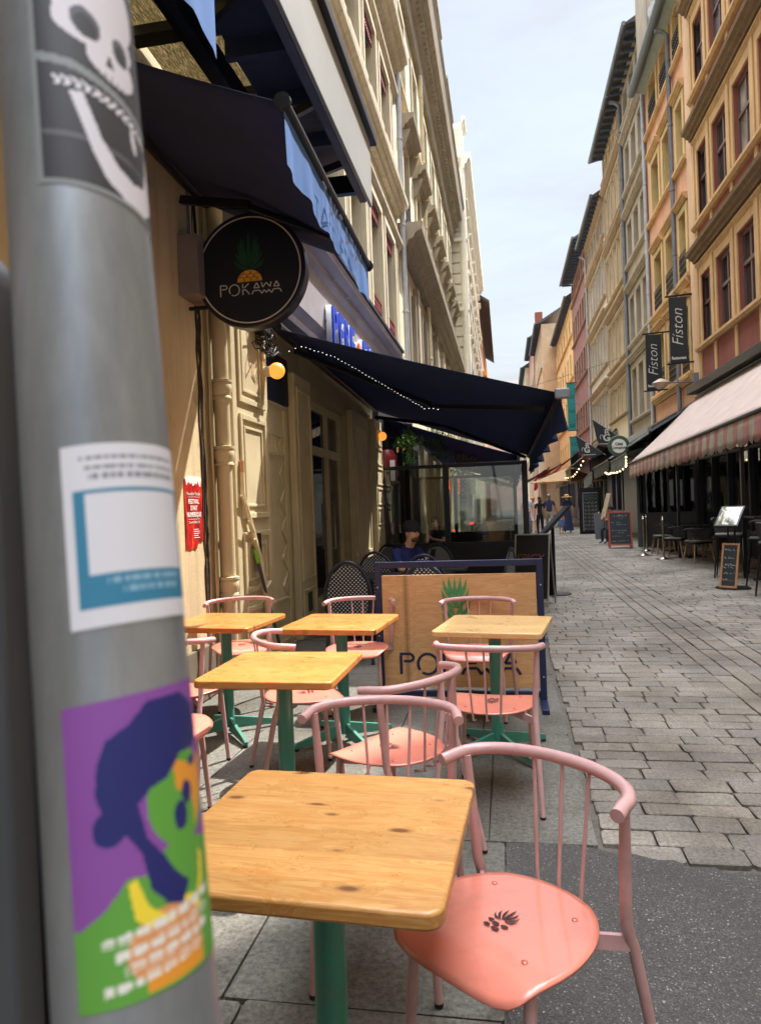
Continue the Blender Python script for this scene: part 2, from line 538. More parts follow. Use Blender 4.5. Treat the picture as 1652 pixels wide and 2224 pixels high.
M_PINE_O = wood('varnished pine orange', srgb(206, 142, 76), srgb(176, 108, 50), srgb(104, 56, 26))
M_PINE_T = wood('varnished pine worn', srgb(214, 164, 98), srgb(184, 126, 64), srgb(104, 60, 30))
M_PINE_P = wood('varnished pine pale', srgb(222, 188, 134), srgb(200, 158, 100), srgb(120, 72, 34))
M_BOARD = wood('board pine', srgb(206, 166, 118), srgb(182, 136, 90), srgb(108, 66, 34), grain=(1, 9, 9), planks=.23, rough=.45, coat=.1, rot=0, ks=.55)
M_TEAL = plain('teal painted steel', srgb(62, 138, 122), .38, var=.1, scale=4, bmp=.05, coat=.15)
M_PINK = plain('dusty pink painted steel', srgb(196, 154, 152), .36, var=.07, scale=5, bmp=.04, coat=.2)
def chips(mt, col, thr=.70):
    nt = mt.node_tree; b = nt.nodes['Principled BSDF']; src = b.inputs['Base Color'].links[0].from_socket
    v = coords(nt)
    c = mixc(nt, ramp(nt, noise(nt, v, 26, 6, .75), [(thr, (0, 0, 0)), (thr+.015, (.75, .75, .75))]), src, col)
    c = mixc(nt, ramp(nt, noise(nt, v, 6, 6, .7), [(.48, (0, 0, 0)), (.75, (.4, .4, .4))]), c, srgb(120, 92, 84))
    nt.links.new(c, b.inputs['Base Color'])
chips(M_PINK, srgb(112, 76, 70)); chips(M_TEAL, srgb(52, 66, 60), .72)
M_CORAL = plain('coral painted seat', srgb(222, 132, 112), .3, var=.07, scale=3.5, bmp=.05, bs=50, coat=.55)
chips(M_CORAL, srgb(170, 96, 80), .72)
M_HOLE = plain('dark cut', srgb(58, 32, 30), .8)
M_SCREW = plain('screw head', srgb(196, 110, 90), .3, metal=.3)
M_RUB = plain('black rubber', srgb(30, 29, 28), .8)

def rrect(cx, cy, hx, hy, r, n=6):
    pts = []
    for sx, sy, a0 in ((1, 1, 0), (-1, 1, 90), (-1, -1, 180), (1, -1, 270)):
        for i in range(n+1):
            a = R(a0+90*i/n)
            pts.append((cx+sx*(hx-r)+r*math.cos(a), cy+sy*(hy-r)+r*math.sin(a)))
    return pts

def make_table(mat):
    t = thing('table', '', 'table')
    P = rrect(0, 0, .305, .305, .035)
    tp = MB(); tp.prism([(x, y, .716) for x, y in P], (0, 0, .034))
    tp.build('tabletop', mat, t, smooth=30, bevel=.007, seg=3)
    c = MB(); c.lathe([(.036, .05), (.036, .71)], n=28)
    c.build('column', M_TEAL, t, smooth=40)
    pl = MB(); pl.box(-.12, .12, -.12, .12, .708, .7155)
    pl.build('mounting_plate', M_RUB, t)
    for k in range(4):
        a = R(45+90*k)
        f = MB(); n0 = len(f.v)
        prof = [(.03, .115), (.03, .035), (.325, .014), (.34, .014), (.342, .034), (.33, .046)]
        f.prism([(x, -.011, z) for x, z in prof], (0, .022, 0))
        f.prism([(.036, -.02, .035), (.3, -.013, .022), (.3, .013, .022), (.036, .02, .035)], (0, 0, .006))
        f.xf(Matrix.Rotation(a, 4, 'Z'))
        fo = f.build('foot', M_TEAL, t, bevel=.002)
        p_ = MB(); p_.lathe([(.013, 0), (.016, .006), (.013, .015)], c=(.33, 0, .0), n=12)
        p_.xf(Matrix.Rotation(a, 4, 'Z'))
        p_.build('foot_pad', M_RUB, fo, smooth=40)
    return t

tabs = [  # x, y, rz, material, label
 (-.42, 1.525, -3, M_PINE_T, 'nearest table, worn varnished pine top filling the foreground beside the metal pole'),
 (-1.02, 3.10, -1, M_PINE_O, 'orange pine table directly beyond the nearest table, second row on the left'),
 (-1.04, 4.33, -5, M_PINE_O, 'orange pine table in the back row, between two others, with half of it in shade'),
 (-.09, 4.20, -9, M_PINE_P, 'palest yellow pine table, standing in front of the wooden planter board'),
 (-1.84, 4.42, -6, M_PINE_O, 'orange pine table in the back row closest to the drainpipe, cut off by the pole')]
protos = {}
for (x, y, rz, mt_, lb) in tabs:
    if mt_ not in protos:
        protos[mt_] = make_table(mt_); t = protos[mt_]
    else: t = copy_tree(protos[mt_])
    t.location = (x, y, 0); t.rotation_euler = (0, 0, R(rz)); t['label'] = lb; t['group'] = 'square pine café tables on teal pedestals'

def pineapple(mb, s, f3, body=True):
    """cut-out pineapple drawn from leaf and scale shapes; f3 maps 2-D to 3-D"""
    def leaf(x0, y0, x1, y1, w, bend):
        L = []; Rr = []
        dx, dy = x1-x0, y1-y0; ln = math.hypot(dx, dy); nx, ny = -dy/ln, dx/ln
        for i in range(7):
            t = i/6; b_ = bend*math.sin(PI*t)
            cx, cy = x0+dx*t+nx*b_, y0+dy*t+ny*b_; ww = w*math.sin(PI*min(1, t*.85+.12))**1.0*(1-t*.25)
            if i == 6: ww = 0.0004
            L.append((cx+nx*ww, cy+ny*ww)); Rr.append((cx-nx*ww, cy-ny*ww))
        return L+Rr[::-1]
    shapes = []
    for (a, b_, c, d, w, bd) in ((0, .1, 0, .9, .07, 0), (-.06, .1, -.22, .74, .06, .05), (.06, .1, .22, .74, .06, -.05), (-.1, .05, -.4, .55, .055, .08), (.1, .05, .4, .55, .055, -.08),
                        (-.12, .02, -.5, .3, .05, .09), (.12, .02, .5, .3, .05, -.09)):
        shapes.append(leaf(a, b_, c, d, w, bd))
    for P in shapes:
        mb.add([tuple(a+b_ for a, b_ in zip(f3(x*s, y*s), (0, 0, .00012*len(mb.f)))) for x, y in P], [tuple(range(len(P)))])

def seat_outline(n=10):
    pts = []
    K = [(.165, .205), (.205, .15), (.222, .06), (.215, -.03), (.185, -.11), (.13, -.175), (.06, -.205)]
    half = []
    # smooth with Catmull-Rom
    Q = [(.07, .215)] + K + [(0, -.212)]
    for i in range(len(Q)-1):
        p0 = Q[max(i-1, 0)]; p1 = Q[i]; p2 = Q[i+1]; p3 = Q[min(i+2, len(Q)-1)]
        for j in range(3):
            t = j/3
            half.append(tuple(.5*((2*p1[k])+(-p0[k]+p2[k])*t+(2*p0[k]-5*p1[k]+4*p2[k]-p3[k])*t*t+(-p0[k]+3*p1[k]-3*p2[k]+p3[k])*t**3) for k in (0, 1)))
    half.append((0, -.212))
    return half + [(-x, y) for x, y in half[-2::-1]]

def make_chair():
    t = thing('chair', '', 'chair')
    SE = MB(); out = seat_outline()
    def zz(x, y):
        f = max(0, y-.13)
        return .452 - 5.5*f*f - .006*math.cos(x*6) + .006
    rings = []
    for k in (1, .93, .8, .6, .35): rings.append([(x*k, y*k+(.0 if k == 1 else 0)) for x, y in out])
    n = len(out); vs = []
    for rg in rings: vs += [(x, y, zz(x, y)) for x, y in rg]
    vs.append((0, 0, zz(0, 0)))
    fs = []
    for i in range(len(rings)-1):
        for j in range(n):
            fs.append((i*n+j, (i+1)*n+j, (i+1)*n+(j+1) % n, i*n+(j+1) % n))
    for j in range(n): fs.append(((len(rings)-1)*n+j, len(vs)-1, (len(rings)-1)*n+(j+1) % n))
    fs = [f[::-1] for f in fs]
    SE.add(vs, fs)
    se = SE.build('seat', M_CORAL, t, smooth=50, solid=.007)
    lg = MB(); f3 = lambda x, y: (x*1.0, -.01-y, .0585+.4005-.0005+.0005)
    pineapple(lg, .066, lambda x, y: (x, -y+.012, .4585))
    for (x, y, r_) in ((-.02, .028, .011), (.004, .03, .011), (.022, .024, .009), (-.008, .048, .012), (.018, .046, .01)):
        P = [(x+r_*math.cos(a)*1.0, y+r_*.62*math.sin(a)) for a in [2*PI*i/7 for i in range(7)]]
        lg.add([(p[0], p[1], .4585+.00012*len(lg.f)) for p in P], [tuple(range(7))])
    lg.build('pineapple_cutout', M_HOLE, se)
    for (x, y) in ((.13, .1), (-.13, .1), (.12, -.11), (-.12, -.11)):
        sc = MB(); sc.lathe([(.0075, .452), (.0075, .4595), (.005, .461)], c=(x, y, 0), n=10); sc.build('screw', M_SCREW, se, smooth=40)
    # top rail: bent tube, ends pointing forward
    pts = []
    for i in range(25):
        a = PI*(i/24)
        x = -.252*math.cos(a); y = -.145*math.sin(a)**.9-.115
        pts.append((x, y, .762+.012*math.sin(a)))
    pts = [(-.260, -.075, .757)]+pts+[(.260, -.075, .757)]
    MB().tube(pts, .0165, 14).build('top_rail', M_PINK, t, smooth=50)
    for s in (-1, 1):
        L_ = MB().tube([(s*.236, -.15, .757), (s*.228, -.158, .60), (s*.222, -.165, .47), (s*.222, -.178, .43), (s*.225, -.19, .40), (s*.236, -.235, .2), (s*.247, -.275, .012)],
                  [.0125, .0145, .0145, .0145, .0145, .0135, .012], 12).build('rear_leg', M_PINK, t, smooth=60)
        q = MB(); q.lathe([(.0125, 0), (.0135, .014)], c=(s*.247, -.275, 0), n=10); q.build('foot_cap', M_RUB, L_)
        L_ = MB().tube([(s*.168, .135, .44), (s*.176, .15, .25), (s*.186, .168, .012)], [.0145, .0135, .012], 12).build('front_leg', M_PINK, t, smooth=60)
        q = MB(); q.lathe([(.0125, 0), (.0135, .014)], c=(s*.186, .168, 0), n=10); q.build('foot_cap', M_RUB, L_)
    fr = MB()
    for s in (-1, 1):
        fr.bar((s*.222, -.178, .418), (s*.1, -.06, .43), .012, .036)
        fr.bar((s*.168, .14, .425), (s*.08, -.05, .43), .012, .03)
    fr.bar((-.168, .13, .428), (.168, .13, .428), .012, .03)
    fr.bar((-.105, -.06, .432), (.105, -.06, .432), .016, .03)
    fr.build('seat_frame', M_PINK, t)
    for i in (-1, 0, 1):
        a = PI/2 + i*.34
        x1 = .252*math.cos(a); y1 = -.145*math.sin(a)**.9-.115
        MB().tube([(x1, y1, .765), (x1*.8, -.226, .47), (x1*.76, -.222, .425), (x1*.72, -.17, .412)], .0052, 8).build('spindle', M_PINK, t, smooth=60)
    return t

chairs = [
 (-.036, 1.71, -.62, -.80, 'nearest pink chair, at the right side of the nearest table, whole seat in view'),
 (-.43, 2.2, .02, -1, 'pink chair at the far side of the nearest table, its seat hidden under the top'),
 (-.50, 2.90, -.82, .5, 'pink chair turned side-on right of the second-row table, coral seat behind two rails'),
 (-1.12, 3.74, .87, .42, 'pink chair turned to the right behind the second-row table, curled rail seen end-on'),
 (-1.86, 3.80, .12, 1, 'pink chair with its back to us before the drainpipe table, partly behind the pole'),
 (-1.64, 3.09, 1, .05, 'pink chair left of the second-row table, only seat edge and a leg beside the pole'),
 (-2.0, 5.1, .42, -.9, 'pink chair against the wall side behind the drainpipe table, facing the camera'),
 (-1.08, 5.0, .03, -1, 'pink chair facing us behind the half shaded middle table of the back row'),
 (-.225, 4.9, -.05, -1, 'pink chair facing us between the palest table and the wooden pineapple board'),
 (-.10, 3.60, .1, 1, 'pink chair with its back to us in front of the palest table')]
base = make_chair()
for i, (x, y, fx, fy, lb) in enumerate(chairs):
    c = base if i == 0 else copy_tree(base)
    c.location = (x, y, 0); c.rotation_euler = (0, 0, math.atan2(-fx, fy)); c['label'] = lb; c['group'] = 'pink metal café chairs with coral seats'

# ================================================================ wooden board screen
M_NAVY = plain('navy painted steel', srgb(24, 31, 66), .4, var=.12, bmp=.05)
M_NAVYD = plain('navy lettering', srgb(30, 34, 66), .6)
M_LEAF = plain('painted leaf green', srgb(74, 138, 84), .7, var=.25, scale=40)
bd = thing('planter_board', 'pine board with navy frame, green pineapple leaves and dark lettering, closing off the tables', 'wooden screen', (-.36, 5.2, 0))
f = MB()
X0, X1 = -.975, .245
for x in (X0, X1-.045): f.box(x, x+.045, 5.18, 5.225, .0, 1.045)
f.box(X0+.045, X1-.045, 5.1815, 5.2235, 1.0, 1.045); f.box(X0+.045, X1-.045, 5.1815, 5.2235, .05, .09)
f.build('frame', M_NAVY, bd, bevel=.003)
for x in (X0, X1-.045):
    q = MB(); q.box(x-.002, x+.047, 4.93, 5.45, 0, .035); q.build('foot', M_NAVY, bd, bevel=.004)
q = MB(); q.box(X0+.05, X1-.05, 5.188, 5.212, .12, .945)
pn = q.build('panel', M_BOARD, bd, bevel=.002)
pn.data.transform(Matrix.Identity(4))
for x in (X0+.02, X1-.02):
    for z in (.2, .5, .86): MB().ball((x, 5.178, z), .006, 8).build('bolt', plain('bright bolt', srgb(190, 190, 185), .3, metal=.8), bd, smooth=60)
lf = MB()
def LF(x0, z0, x1, z1, w, bd_):
    dx, dz = x1-x0, z1-z0; ln = math.hypot(dx, dz); nx, nz = -dz/ln, dx/ln; L = []; Q = []
    for i in range(9):
        t = i/8; b_ = bd_*math.sin(PI*t); ww = w*math.sin(PI*(t*.86+.14)) if i < 8 else .0005
        L.append((x0+dx*t+nx*b_+nx*ww, z0+dz*t+nz*b_+nz*ww)); Q.append((x0+dx*t+nx*b_-nx*ww, z0+dz*t+nz*b_-nz*ww))
    P = L+Q[::-1]
    lf.add([(p[0], 5.1866-.00025*len(lf.f), p[1]) for p in P], [tuple(range(len(P)))])
cx = -.385
for k, (zb, n_, sp) in enumerate(((.55, 5, .10), (.62, 5, .11), (.70, 4, .1), (.76, 3, .085))):
    for s in (-1, 1):
        LF(cx+s*.01, zb, cx+s*sp, zb+.12+k*.012, .014, s*-.018)
        LF(cx+s*.004, zb+.02, cx+s*sp*.5, zb+.17, .013, s*-.012)
LF(cx, .70, cx, .925, .015, 0)
lf.build('painted_leaves', M_LEAF, pn)

# POKAWA lettering drawn with strokes (unit height 1)
def pokawa(mb, place, w=.11, th=.004):
    """place(x,y)->3-D for drawing plane coordinates; each stroke is a flat bar"""
    def st(*pts):
        for a, b_ in zip(pts, pts[1:]):
            dx, dy = b_[0]-a[0], b_[1]-a[1]; L = math.hypot(dx, dy); nx, ny = -dy/L*w/2, dx/L*w/2
            mb.add([place(a[0]+nx, a[1]+ny), place(a[0]-nx, a[1]-ny), place(b_[0]-nx, b_[1]-ny), place(b_[0]+nx, b_[1]+ny)], [(0, 1, 2, 3)])
    st((0, .93), (0, .0)); st((-.05, 1), (.45, 1), (.56, .8), (.45, .64), (.12, .64))
    for a0, a1 in ((20, 215), (235, 380)):
        P = [(1.15+.42*math.cos(R(a0+(a1-a0)*i/12)), .5+.5*math.sin(R(a0+(a1-a0)*i/12))) for i in range(13)]
        st(*P)
    st((1.85, 1), (1.85, .62)); st((1.85, .5), (1.85, 0)); st((2.35, 1), (1.95, .6)); st((1.9, .45), (2.1, .45), (2.4, .0))
    for x in (2.62, 4.25):
        st((x+.15, .55), (x+.38, 1), (x+.6, .55), (x+.15, .55)); st((x-.02, .0), (x+.12, .3), (x+.62, .3), (x+.78, 0))
    st((3.4, 1), (3.5, .55), (3.8, .95), (4.1, .55), (4.2, 1)); st((3.42, 0), (3.6, .3), (3.8, .05), (4.0, .3), (4.2, 0))
lt = MB(); pokawa(lt, lambda x, y: (-.80+x*.172, 5.1865, .215+y*.15), .13)
lt.build('lettering', M_NAVYD, pn)

# ================================================================ street pole with stickers, grey cabinet
p_top = Vector((-.2542, .3978, 1.7674)); p_bot = Vector((-.183, .3146, 1.2051))
ax = (p_top-p_bot).normalized(); PR = .038
mt, nt, b = newmat('galvanised steel'); v = coords(nt, (1, 1, .25))
c = ramp(nt, noise(nt, v, 26, 6, .7), [(.3, srgb(118, 124, 130)), (.5, srgb(134, 140, 146)), (.72, srgb(150, 156, 162))])
v2 = coords(nt)
c = mixc(nt, ramp(nt, noise(nt, v2, 10, 6, .7), [(.66, (0, 0, 0)), (.74, (.35, .35, .35))]), c, srgb(96, 96, 96))
nt.links.new(c, b.inputs['Base Color']); b.inputs['Metallic'].default_value = .35; b.inputs['Roughness'].default_value = .36
bump(nt, b, noise(nt, v2, 40, 5), .08, .002)
M_GALV = mt
gz = p_bot - ax*(p_bot.z/ax.z)
pole = thing('street_pole', 'bare galvanised steel pole covered with stickers, very close and out of focus', 'pole', tuple(gz))
MB().tube([gz, p_bot, p_top, p_top+ax*1.6], PR, 64, cap=True).build('shaft', M_GALV, pole, smooth=60)
Lx = (RT-ax*RT.dot(ax)).normalized(); Fx = ax.cross(Lx)
if Fx.dot(FW) > 0: Fx = -Fx       # Fx faces the camera
def onpole(th, h, off=.0004):
    """th in degrees from the camera-facing line towards the right; h metres above p_bot along the axis"""
    a = R(th)
    return p_bot + ax*h + (Fx*math.cos(a)+Lx*math.sin(a))*(PR+off)
HL = (p_top-p_bot).length
hh = lambda py: HL*(1-py/2224)       # picture rows of the photograph are spaced almost evenly along it
def sticker(name, h0, h1, t0, t1, fn, mats, nu=70, nv=110, slant=0, off=.0004):
    g = MB()
    g.grid(lambda u, v_: onpole(t0+(t1-t0)*u, h0+(h1-h0)*v_+slant*(u-.5), off), nu, nv, mif=fn)
    return g.build(name, mats, pole, smooth=180)
fm = lambda n, r_, g_, b_: plain(n, srgb(r_, g_, b_), .55, var=.04)
SK = [fm('sticker black', 34, 34, 40), fm('sticker bone', 214, 212, 222), fm('sticker grey', 128, 134, 136), fm('sticker shade', 84, 84, 94)]
def inpoly(x, y, P):
    r_ = False; j = len(P)-1
    for i in range(len(P)):
        if (P[i][1] > y) != (P[j][1] > y) and x < (P[j][0]-P[i][0])*(y-P[i][1])/(P[j][1]-P[i][1])+P[i][0]: r_ = not r_
        j = i
    return r_
ell = lambda x, y, cx_, cy_, rx, ry, a=0: (((x-cx_)*math.cos(a)+(y-cy_)*math.sin(a))/rx)**2+((-(x-cx_)*math.sin(a)+(y-cy_)*math.cos(a))/ry)**2 < 1
def skull(u, v_):
    if u < .035 or v_ < .02: return 2
    if abs(v_-(.50-.13*max(0, u-.25)-.03*math.sin(u*3))) < .018: return 2
    if v_ > .47:      # cranium, turned to the right
        if ell(u, v_, .35, .665, .075, .045, -.2) or ell(u, v_, .60, .635, .05, .04): return 0
        if inpoly(u, v_, [(.50, .60), (.53, .54), (.47, .54)]): return 0
        if ell(u, v_, .35, .675, .10, .062, -.2) or ell(u, v_, .60, .645, .07, .055): return 3
        if .495 < v_+.05*u < .53 and .4 < u < .7 and math.sin(u*140) > .3: return 3
        if ell(u, v_, .23, .86, .05, .07) and math.sin(u*90)*math.sin(v_*70) > .2: return 3
        if ell(u, v_, .42, .84, .34, .19) or ell(u, v_, .43, .68, .29, .10) or ell(u, v_, .53, .57, .19, .09): return 1
    if .385 < v_+.10*max(0, u-.3) < .425 and .12 < u < .82 and math.sin(u*105+3*math.sin(v_*90)) > -.35: return 1
    if inpoly(u, v_, [(.22, .37), (.30, .38), (.40, .22), (.50, .14), (.62, .115), (.74, .14), (.84, .27), (.92, .25), (.87, .09), (.73, .02), (.55, .015), (.42, .06), (.34, .15)]): return 1
    if ell(u, v_, .66, .30, .025, .05, .3) or ell(u, v_, .86, .26, .035, .06, .3): return 1
    if abs(v_-(.20-.02*u)) < .009: return 3
    return 0
sticker('skull_sticker', (.418), (.572), -9, 118, skull, SK, 90, 150, slant=-.012)
QR = [fm('sticker white', 214, 216, 226), fm('sticker blue', 46, 124, 160), fm('sticker pale text', 130, 172, 198), fm('sticker print grey', 132, 136, 150)]
def qrs(u, v_):
    if v_ > .745:
        for k, y in enumerate((.925, .87, .815)):
            if abs(v_-y) < .013 and .12+.03*k < u < .93-.01*k and math.sin(u*150+k*2)*math.cos(u*41+k) > -.45: return 3
        return 0
    if v_ < .1 or u < .07: return 0
    if .14 < u < .93 and .275 < v_ < .72: return 0
    for k, y in enumerate((.235, .18)):
        if abs(v_-y) < .017 and .25+.1*k < u < .85-.03*k and math.sin(u*120+k*3)*math.cos(u*33) > -.4: return 2
    return 1
sticker('blue_information_sticker', .191, .281, -6, 101, qrs, QR, 90, 90, slant=.004)
PA = [fm('sticker purple', 132, 74, 158), fm('sticker navy', 26, 34, 104), fm('sticker green', 92, 158, 62), fm('sticker orange', 226, 152, 50), fm('sticker yellow', 236, 214, 60), fm('sticker white ink', 226, 226, 220), fm('sticker peach', 216, 150, 96)]
HAIR = [(.20, .78), (.26, .86), (.40, .90), (.52, .965), (.78, .965), (.93, .90), (.97, .78), (.90, .75), (.74, .75), (.62, .68), (.50, .66), (.42, .62), (.46, .50), (.56, .42), (.62, .36), (.72, .30), (.66, .24), (.56, .26), (.46, .33), (.42, .46), (.34, .53), (.24, .58), (.18, .68)]
def portrait(u, v_):
    for k, y in enumerate((.215, .165, .115, .07)):
        yy = y+.05*(u-.5)
        if abs(v_-yy) < .0155 and .16+.06*((k*7) % 3) < u < .93-.04*k and math.sin(u*95+k*1.7)*math.cos(u*27+k) > -.42 and math.sin(v_*500) > -.8: return 5
    if v_ < .03+.08*u-.0: return 3 if .4 < u < .8 and v_ > .01 else 2
    if inpoly(u, v_, HAIR) or ell(u, v_, .25, .565, .10, .06): return 1
    if ell(u, v_, .86, .70, .05, .018) or ell(u, v_, .70, .53, .055, .05) or ell(u, v_, .77, .60, .05, .04): return 1
    if inpoly(u, v_, [(.66, .74), (.72, .72), (.8, .70), (.97, .71), (.97, .62), (.90, .52), (.84, .47), (.83, .56), (.78, .60), (.68, .62)]): return 3
    if ell(u, v_, .72, .60, .25, .17): return 2
    if inpoly(u, v_, [(.33, .37), (.38, .38), (.44, .28), (.56, .22), (.60, .2), (.44, .21), (.36, .25)]) or inpoly(u, v_, [(.84, .38), (.88, .36), (.86, .27), (.76, .21), (.82, .29)]): return 4
    if inpoly(u, v_, [(.05, .26), (.2, .31), (.34, .39), (.44, .38), (.6, .46), (.8, .44), (1, .4), (1, 0), (0, 0), (0, .26)]):
        if ell(u, v_, .55, .14, .25, .12): return 6
        if ell(u, v_, .66, .21, .15, .05): return 4
        return 2
    return 0
sticker('portrait_sticker', .026, .157, -18, 97, portrait, PA, 110, 170, slant=.006)

M_CAB = plain('grey powder coat', srgb(74, 78, 84), .45, var=.06, bmp=.05)
M_CABD = plain('cabinet black rubber', srgb(14, 15, 20), .7)
cb = thing('street_cabinet', 'dark grey street cabinet with a rounded door, cropped behind the pole', 'cabinet', (-.62, .5, 0))
k = MB(); P = rrect(-.66, .99, .325, .655, .035); k.prism([(x, .425, z) for x, z in P], (0, .03, 0)); k.build('door', M_CAB, cb, smooth=30, bevel=.004)
k = MB(); k.box(-1.0, -.318, .457, .475, 0, 1.62); k.box(-1.0, -.46, .475, .85, 0, 1.615); k.build('body', M_CABD, cb, bevel=.01)
k = MB(); k.box(-.335, -.30, .47, .60, 1.36, 1.50); k.box(-.318, -.295, .5, .56, 1.29, 1.297); k.build('hinge', M_CAB, cb, bevel=.003)
# ================================================================ facade tools
def wall_holes(mb, X, y0, y1, z0, z1, holes, d, side, rv=True):
    """flat wall at x=X with rectangular holes (ya,yb,za,zb) and reveals of depth d (away from the street); side=+1 wall on the right"""
    ys = sorted({y0, y1}|{h for q in holes for h in q[:2]}); zs = sorted({z0, z1}|{h for q in holes for h in q[2:]})
    ys = [y for y in ys if y0 <= y <= y1]; zs = [z for z in zs if z0 <= z <= z1]
    for a, b_ in zip(ys, ys[1:]):
        for c, e in zip(zs, zs[1:]):
            my, mz = (a+b_)/2, (c+e)/2
            if any(q[0] < my < q[1] and q[2] < mz < q[3] for q in holes): continue
            mb.quad((X, a, c), (X, b_, c), (X, b_, e), (X, a, e)) if side < 0 else mb.quad((X, b_, c), (X, a, c), (X, a, e), (X, b_, e))
    if rv:
        for (a, b_, c, e) in holes:
            X2 = X+side*d
            mb.quad((X, a, c), (X2, a, c), (X2, a, e), (X, a, e)); mb.quad((X, b_, c), (X2, b_, c), (X2, b_, e), (X, b_, e))
            mb.quad((X, a, c), (X, b_, c), (X2, b_, c), (X2, a, c)); mb.quad((X, a, e), (X, b_, e), (X2, b_, e), (X2, a, e))
    return mb

def win(parent, X, ya, yb, za, zb, d, side, fm_, gm, cols=2, rws=2, transom=None, fw=.055, name='window', open_=0, thick=.05, mw=.03):
    """timber window set back by d: frame with glazing bars, pane as sub-part"""
    X2 = X+side*d; f = MB(); t = thick
    xa, xb = X2-side*t*.5, X2+side*t*.5
    f.box(xa, xb, ya, ya+fw, za, zb); f.box(xa, xb, yb-fw, yb, za, zb)
    f.box(xa, xb, ya+fw, yb-fw, za, za+fw); f.box(xa, xb, ya+fw, yb-fw, zb-fw, zb)
    x3, x4 = X2-side*t*.35, X2+side*t*.35
    for i in range(1, cols):
        y = ya+(yb-ya)*i/cols; w_ = mw*1.5 if (cols % 2 == 0 and i == cols//2) else mw
        f.box(x3-(side*.006 if w_ > mw else 0), x4, y-w_/2, y+w_/2, za+fw, zb-fw)
    zt = zb-fw
    if transom:
        zt = transom; f.box(xa-side*.012, xb, ya+fw, yb-fw, zt-.045, zt+.045); zt -= .045
    for i in range(1, rws):
        z = za+fw+(zt-za-fw)*i/rws
        f.box(x3+side*.002, x4-side*.002, ya+fw, yb-fw, z-mw*.35, z+mw*.35)
    fo = f.build(name, fm_, parent)
    g = MB(); xg = X2+side*.004
    g.box(xg, xg+side*.008, ya+fw*.6, yb-fw*.6, za+fw*.6, zb-fw*.6)
    g.build('pane', gm, fo)
    return fo

def belt(mb, X, y0, y1, z, prof, side):
    """moulding: prof is a list of (outwards, up) points, extruded along the facade"""
    mb.prism([(X-side*o_, y0, z+u) for o_, u in prof], (0, y1-y0, 0))
    return mb
CORN = lambda o_, h: [(-.01, 0), (o_*.35, 0), (o_*.4, h*.25), (o_*.62, h*.35), (o_*.7, h*.55), (o_*.95, h*.68), (o_, h), (-.01, h+.02)]
SILL = lambda o_, h: [(-.01, 0), (o_*.6, 0), (o_, h*.5), (o_, h), (-.01, h)]

def iron(parent, X, y0, y1, z0, z1, side, mat, name='railing', dens=1.0, r=.008):
    """wrought iron guard with scrolls"""
    q = MB()
    for z in (z0, z1, z0+(z1-z0)*.86, z0+(z1-z0)*.12): q.bar((X, y0, z), (X, y1, z), .02, .022)
    n = max(2, int((y1-y0)/(.13/dens)))
    for i in range(n+1):
        y = y0+(y1-y0)*i/n; q.bar((X, y, z0), (X, y, z1), .012, .012, up=(0, 1, 0))
    rr = (y1-y0)/n*.44; h = (z1-z0)*.74
    for i in range(n):
        yc = y0+(y1-y0)*(i+.5)/n
        for zc in ([z0+(z1-z0)*.12+h*k for k in (.17, .5, .83)]):
            q.tube([(X, yc+rr*math.cos(a), zc+min(rr, h*.16)*math.sin(a)) for a in [2*PI*j/8 for j in range(8)]], r, 4, closed=True)
    return q.build(name, mat, parent)

M_IRON = plain('black iron', srgb(34, 33, 34), .5, metal=.4)
M_ZINC = plain('zinc pipe', srgb(120, 124, 132), .5, metal=.3, var=.15)
M_ZINCL = plain('zinc pipe pale', srgb(176, 180, 186), .4, metal=.35, var=.12)
M_GL = glassy('window glass')
M_GLB = glassy('window glass dark', (.008, .01, .012, 1), .02)

def pipe(name, label, X, y, z0, z1, mat, r=.055, side=1, bend=None, group=None):
    t = thing(name, label, 'drainpipe', (X, y, z0), group)
    q = MB(); pts = [(X, y, z0), (X, y, z1)]
    if bend: pts += [(X-side*bend*.5, y, z1+bend*.45), (X-side*bend, y, z1+bend*.5)]
    q.tube(pts, r, 12); q.build('pipe', mat, t, smooth=50)
    z = z0+1.2
    while z < z1:
        MB().lathe([(r*1.05, -.03), (r*1.25, -.02), (r*1.25, .02), (r*1.05, .03)], c=(X, y, z), n=12).build('collar', mat, t, smooth=50); z += 2.1
    return t

# ================================================================ left: café house front
LX = -2.36
M_YPL = plaster('ochre render', srgb(210, 192, 154), .75, .7, bmp=.6, dirtcol=srgb(96, 76, 50))
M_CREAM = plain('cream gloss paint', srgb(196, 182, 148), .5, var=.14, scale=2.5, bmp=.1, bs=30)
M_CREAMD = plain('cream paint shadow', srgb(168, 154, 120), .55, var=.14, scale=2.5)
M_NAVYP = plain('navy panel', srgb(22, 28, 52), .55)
M_STB = plaster('beige cut stone', srgb(202, 192, 168), .3, .75, bmp=.2, dirtcol=srgb(110, 98, 76))

yh = thing('rendered_house', 'ochre rendered house wall behind the tables, sunlit strip with a torn poster', 'house', (LX, 0, 0))
q = MB(); wall_holes(q, LX, -7, 5.42, 0, 4.45, [], .2, -1); q.box(LX-.6, LX-.01, -7, 5.42, 0, 4.45)
q.box(LX-.6, LX, -7, 5.42, 4.45, 14)
q.build('wall', M_YPL, yh)
M_DIRT = plaster('grimy plinth', srgb(120, 110, 92), .7, .8, bmp=.6)
q = MB(); q.box(LX-.01, LX+.025, -7, 5.4, 0, .42); q.build('plinth', M_DIRT, yh, bevel=.01)

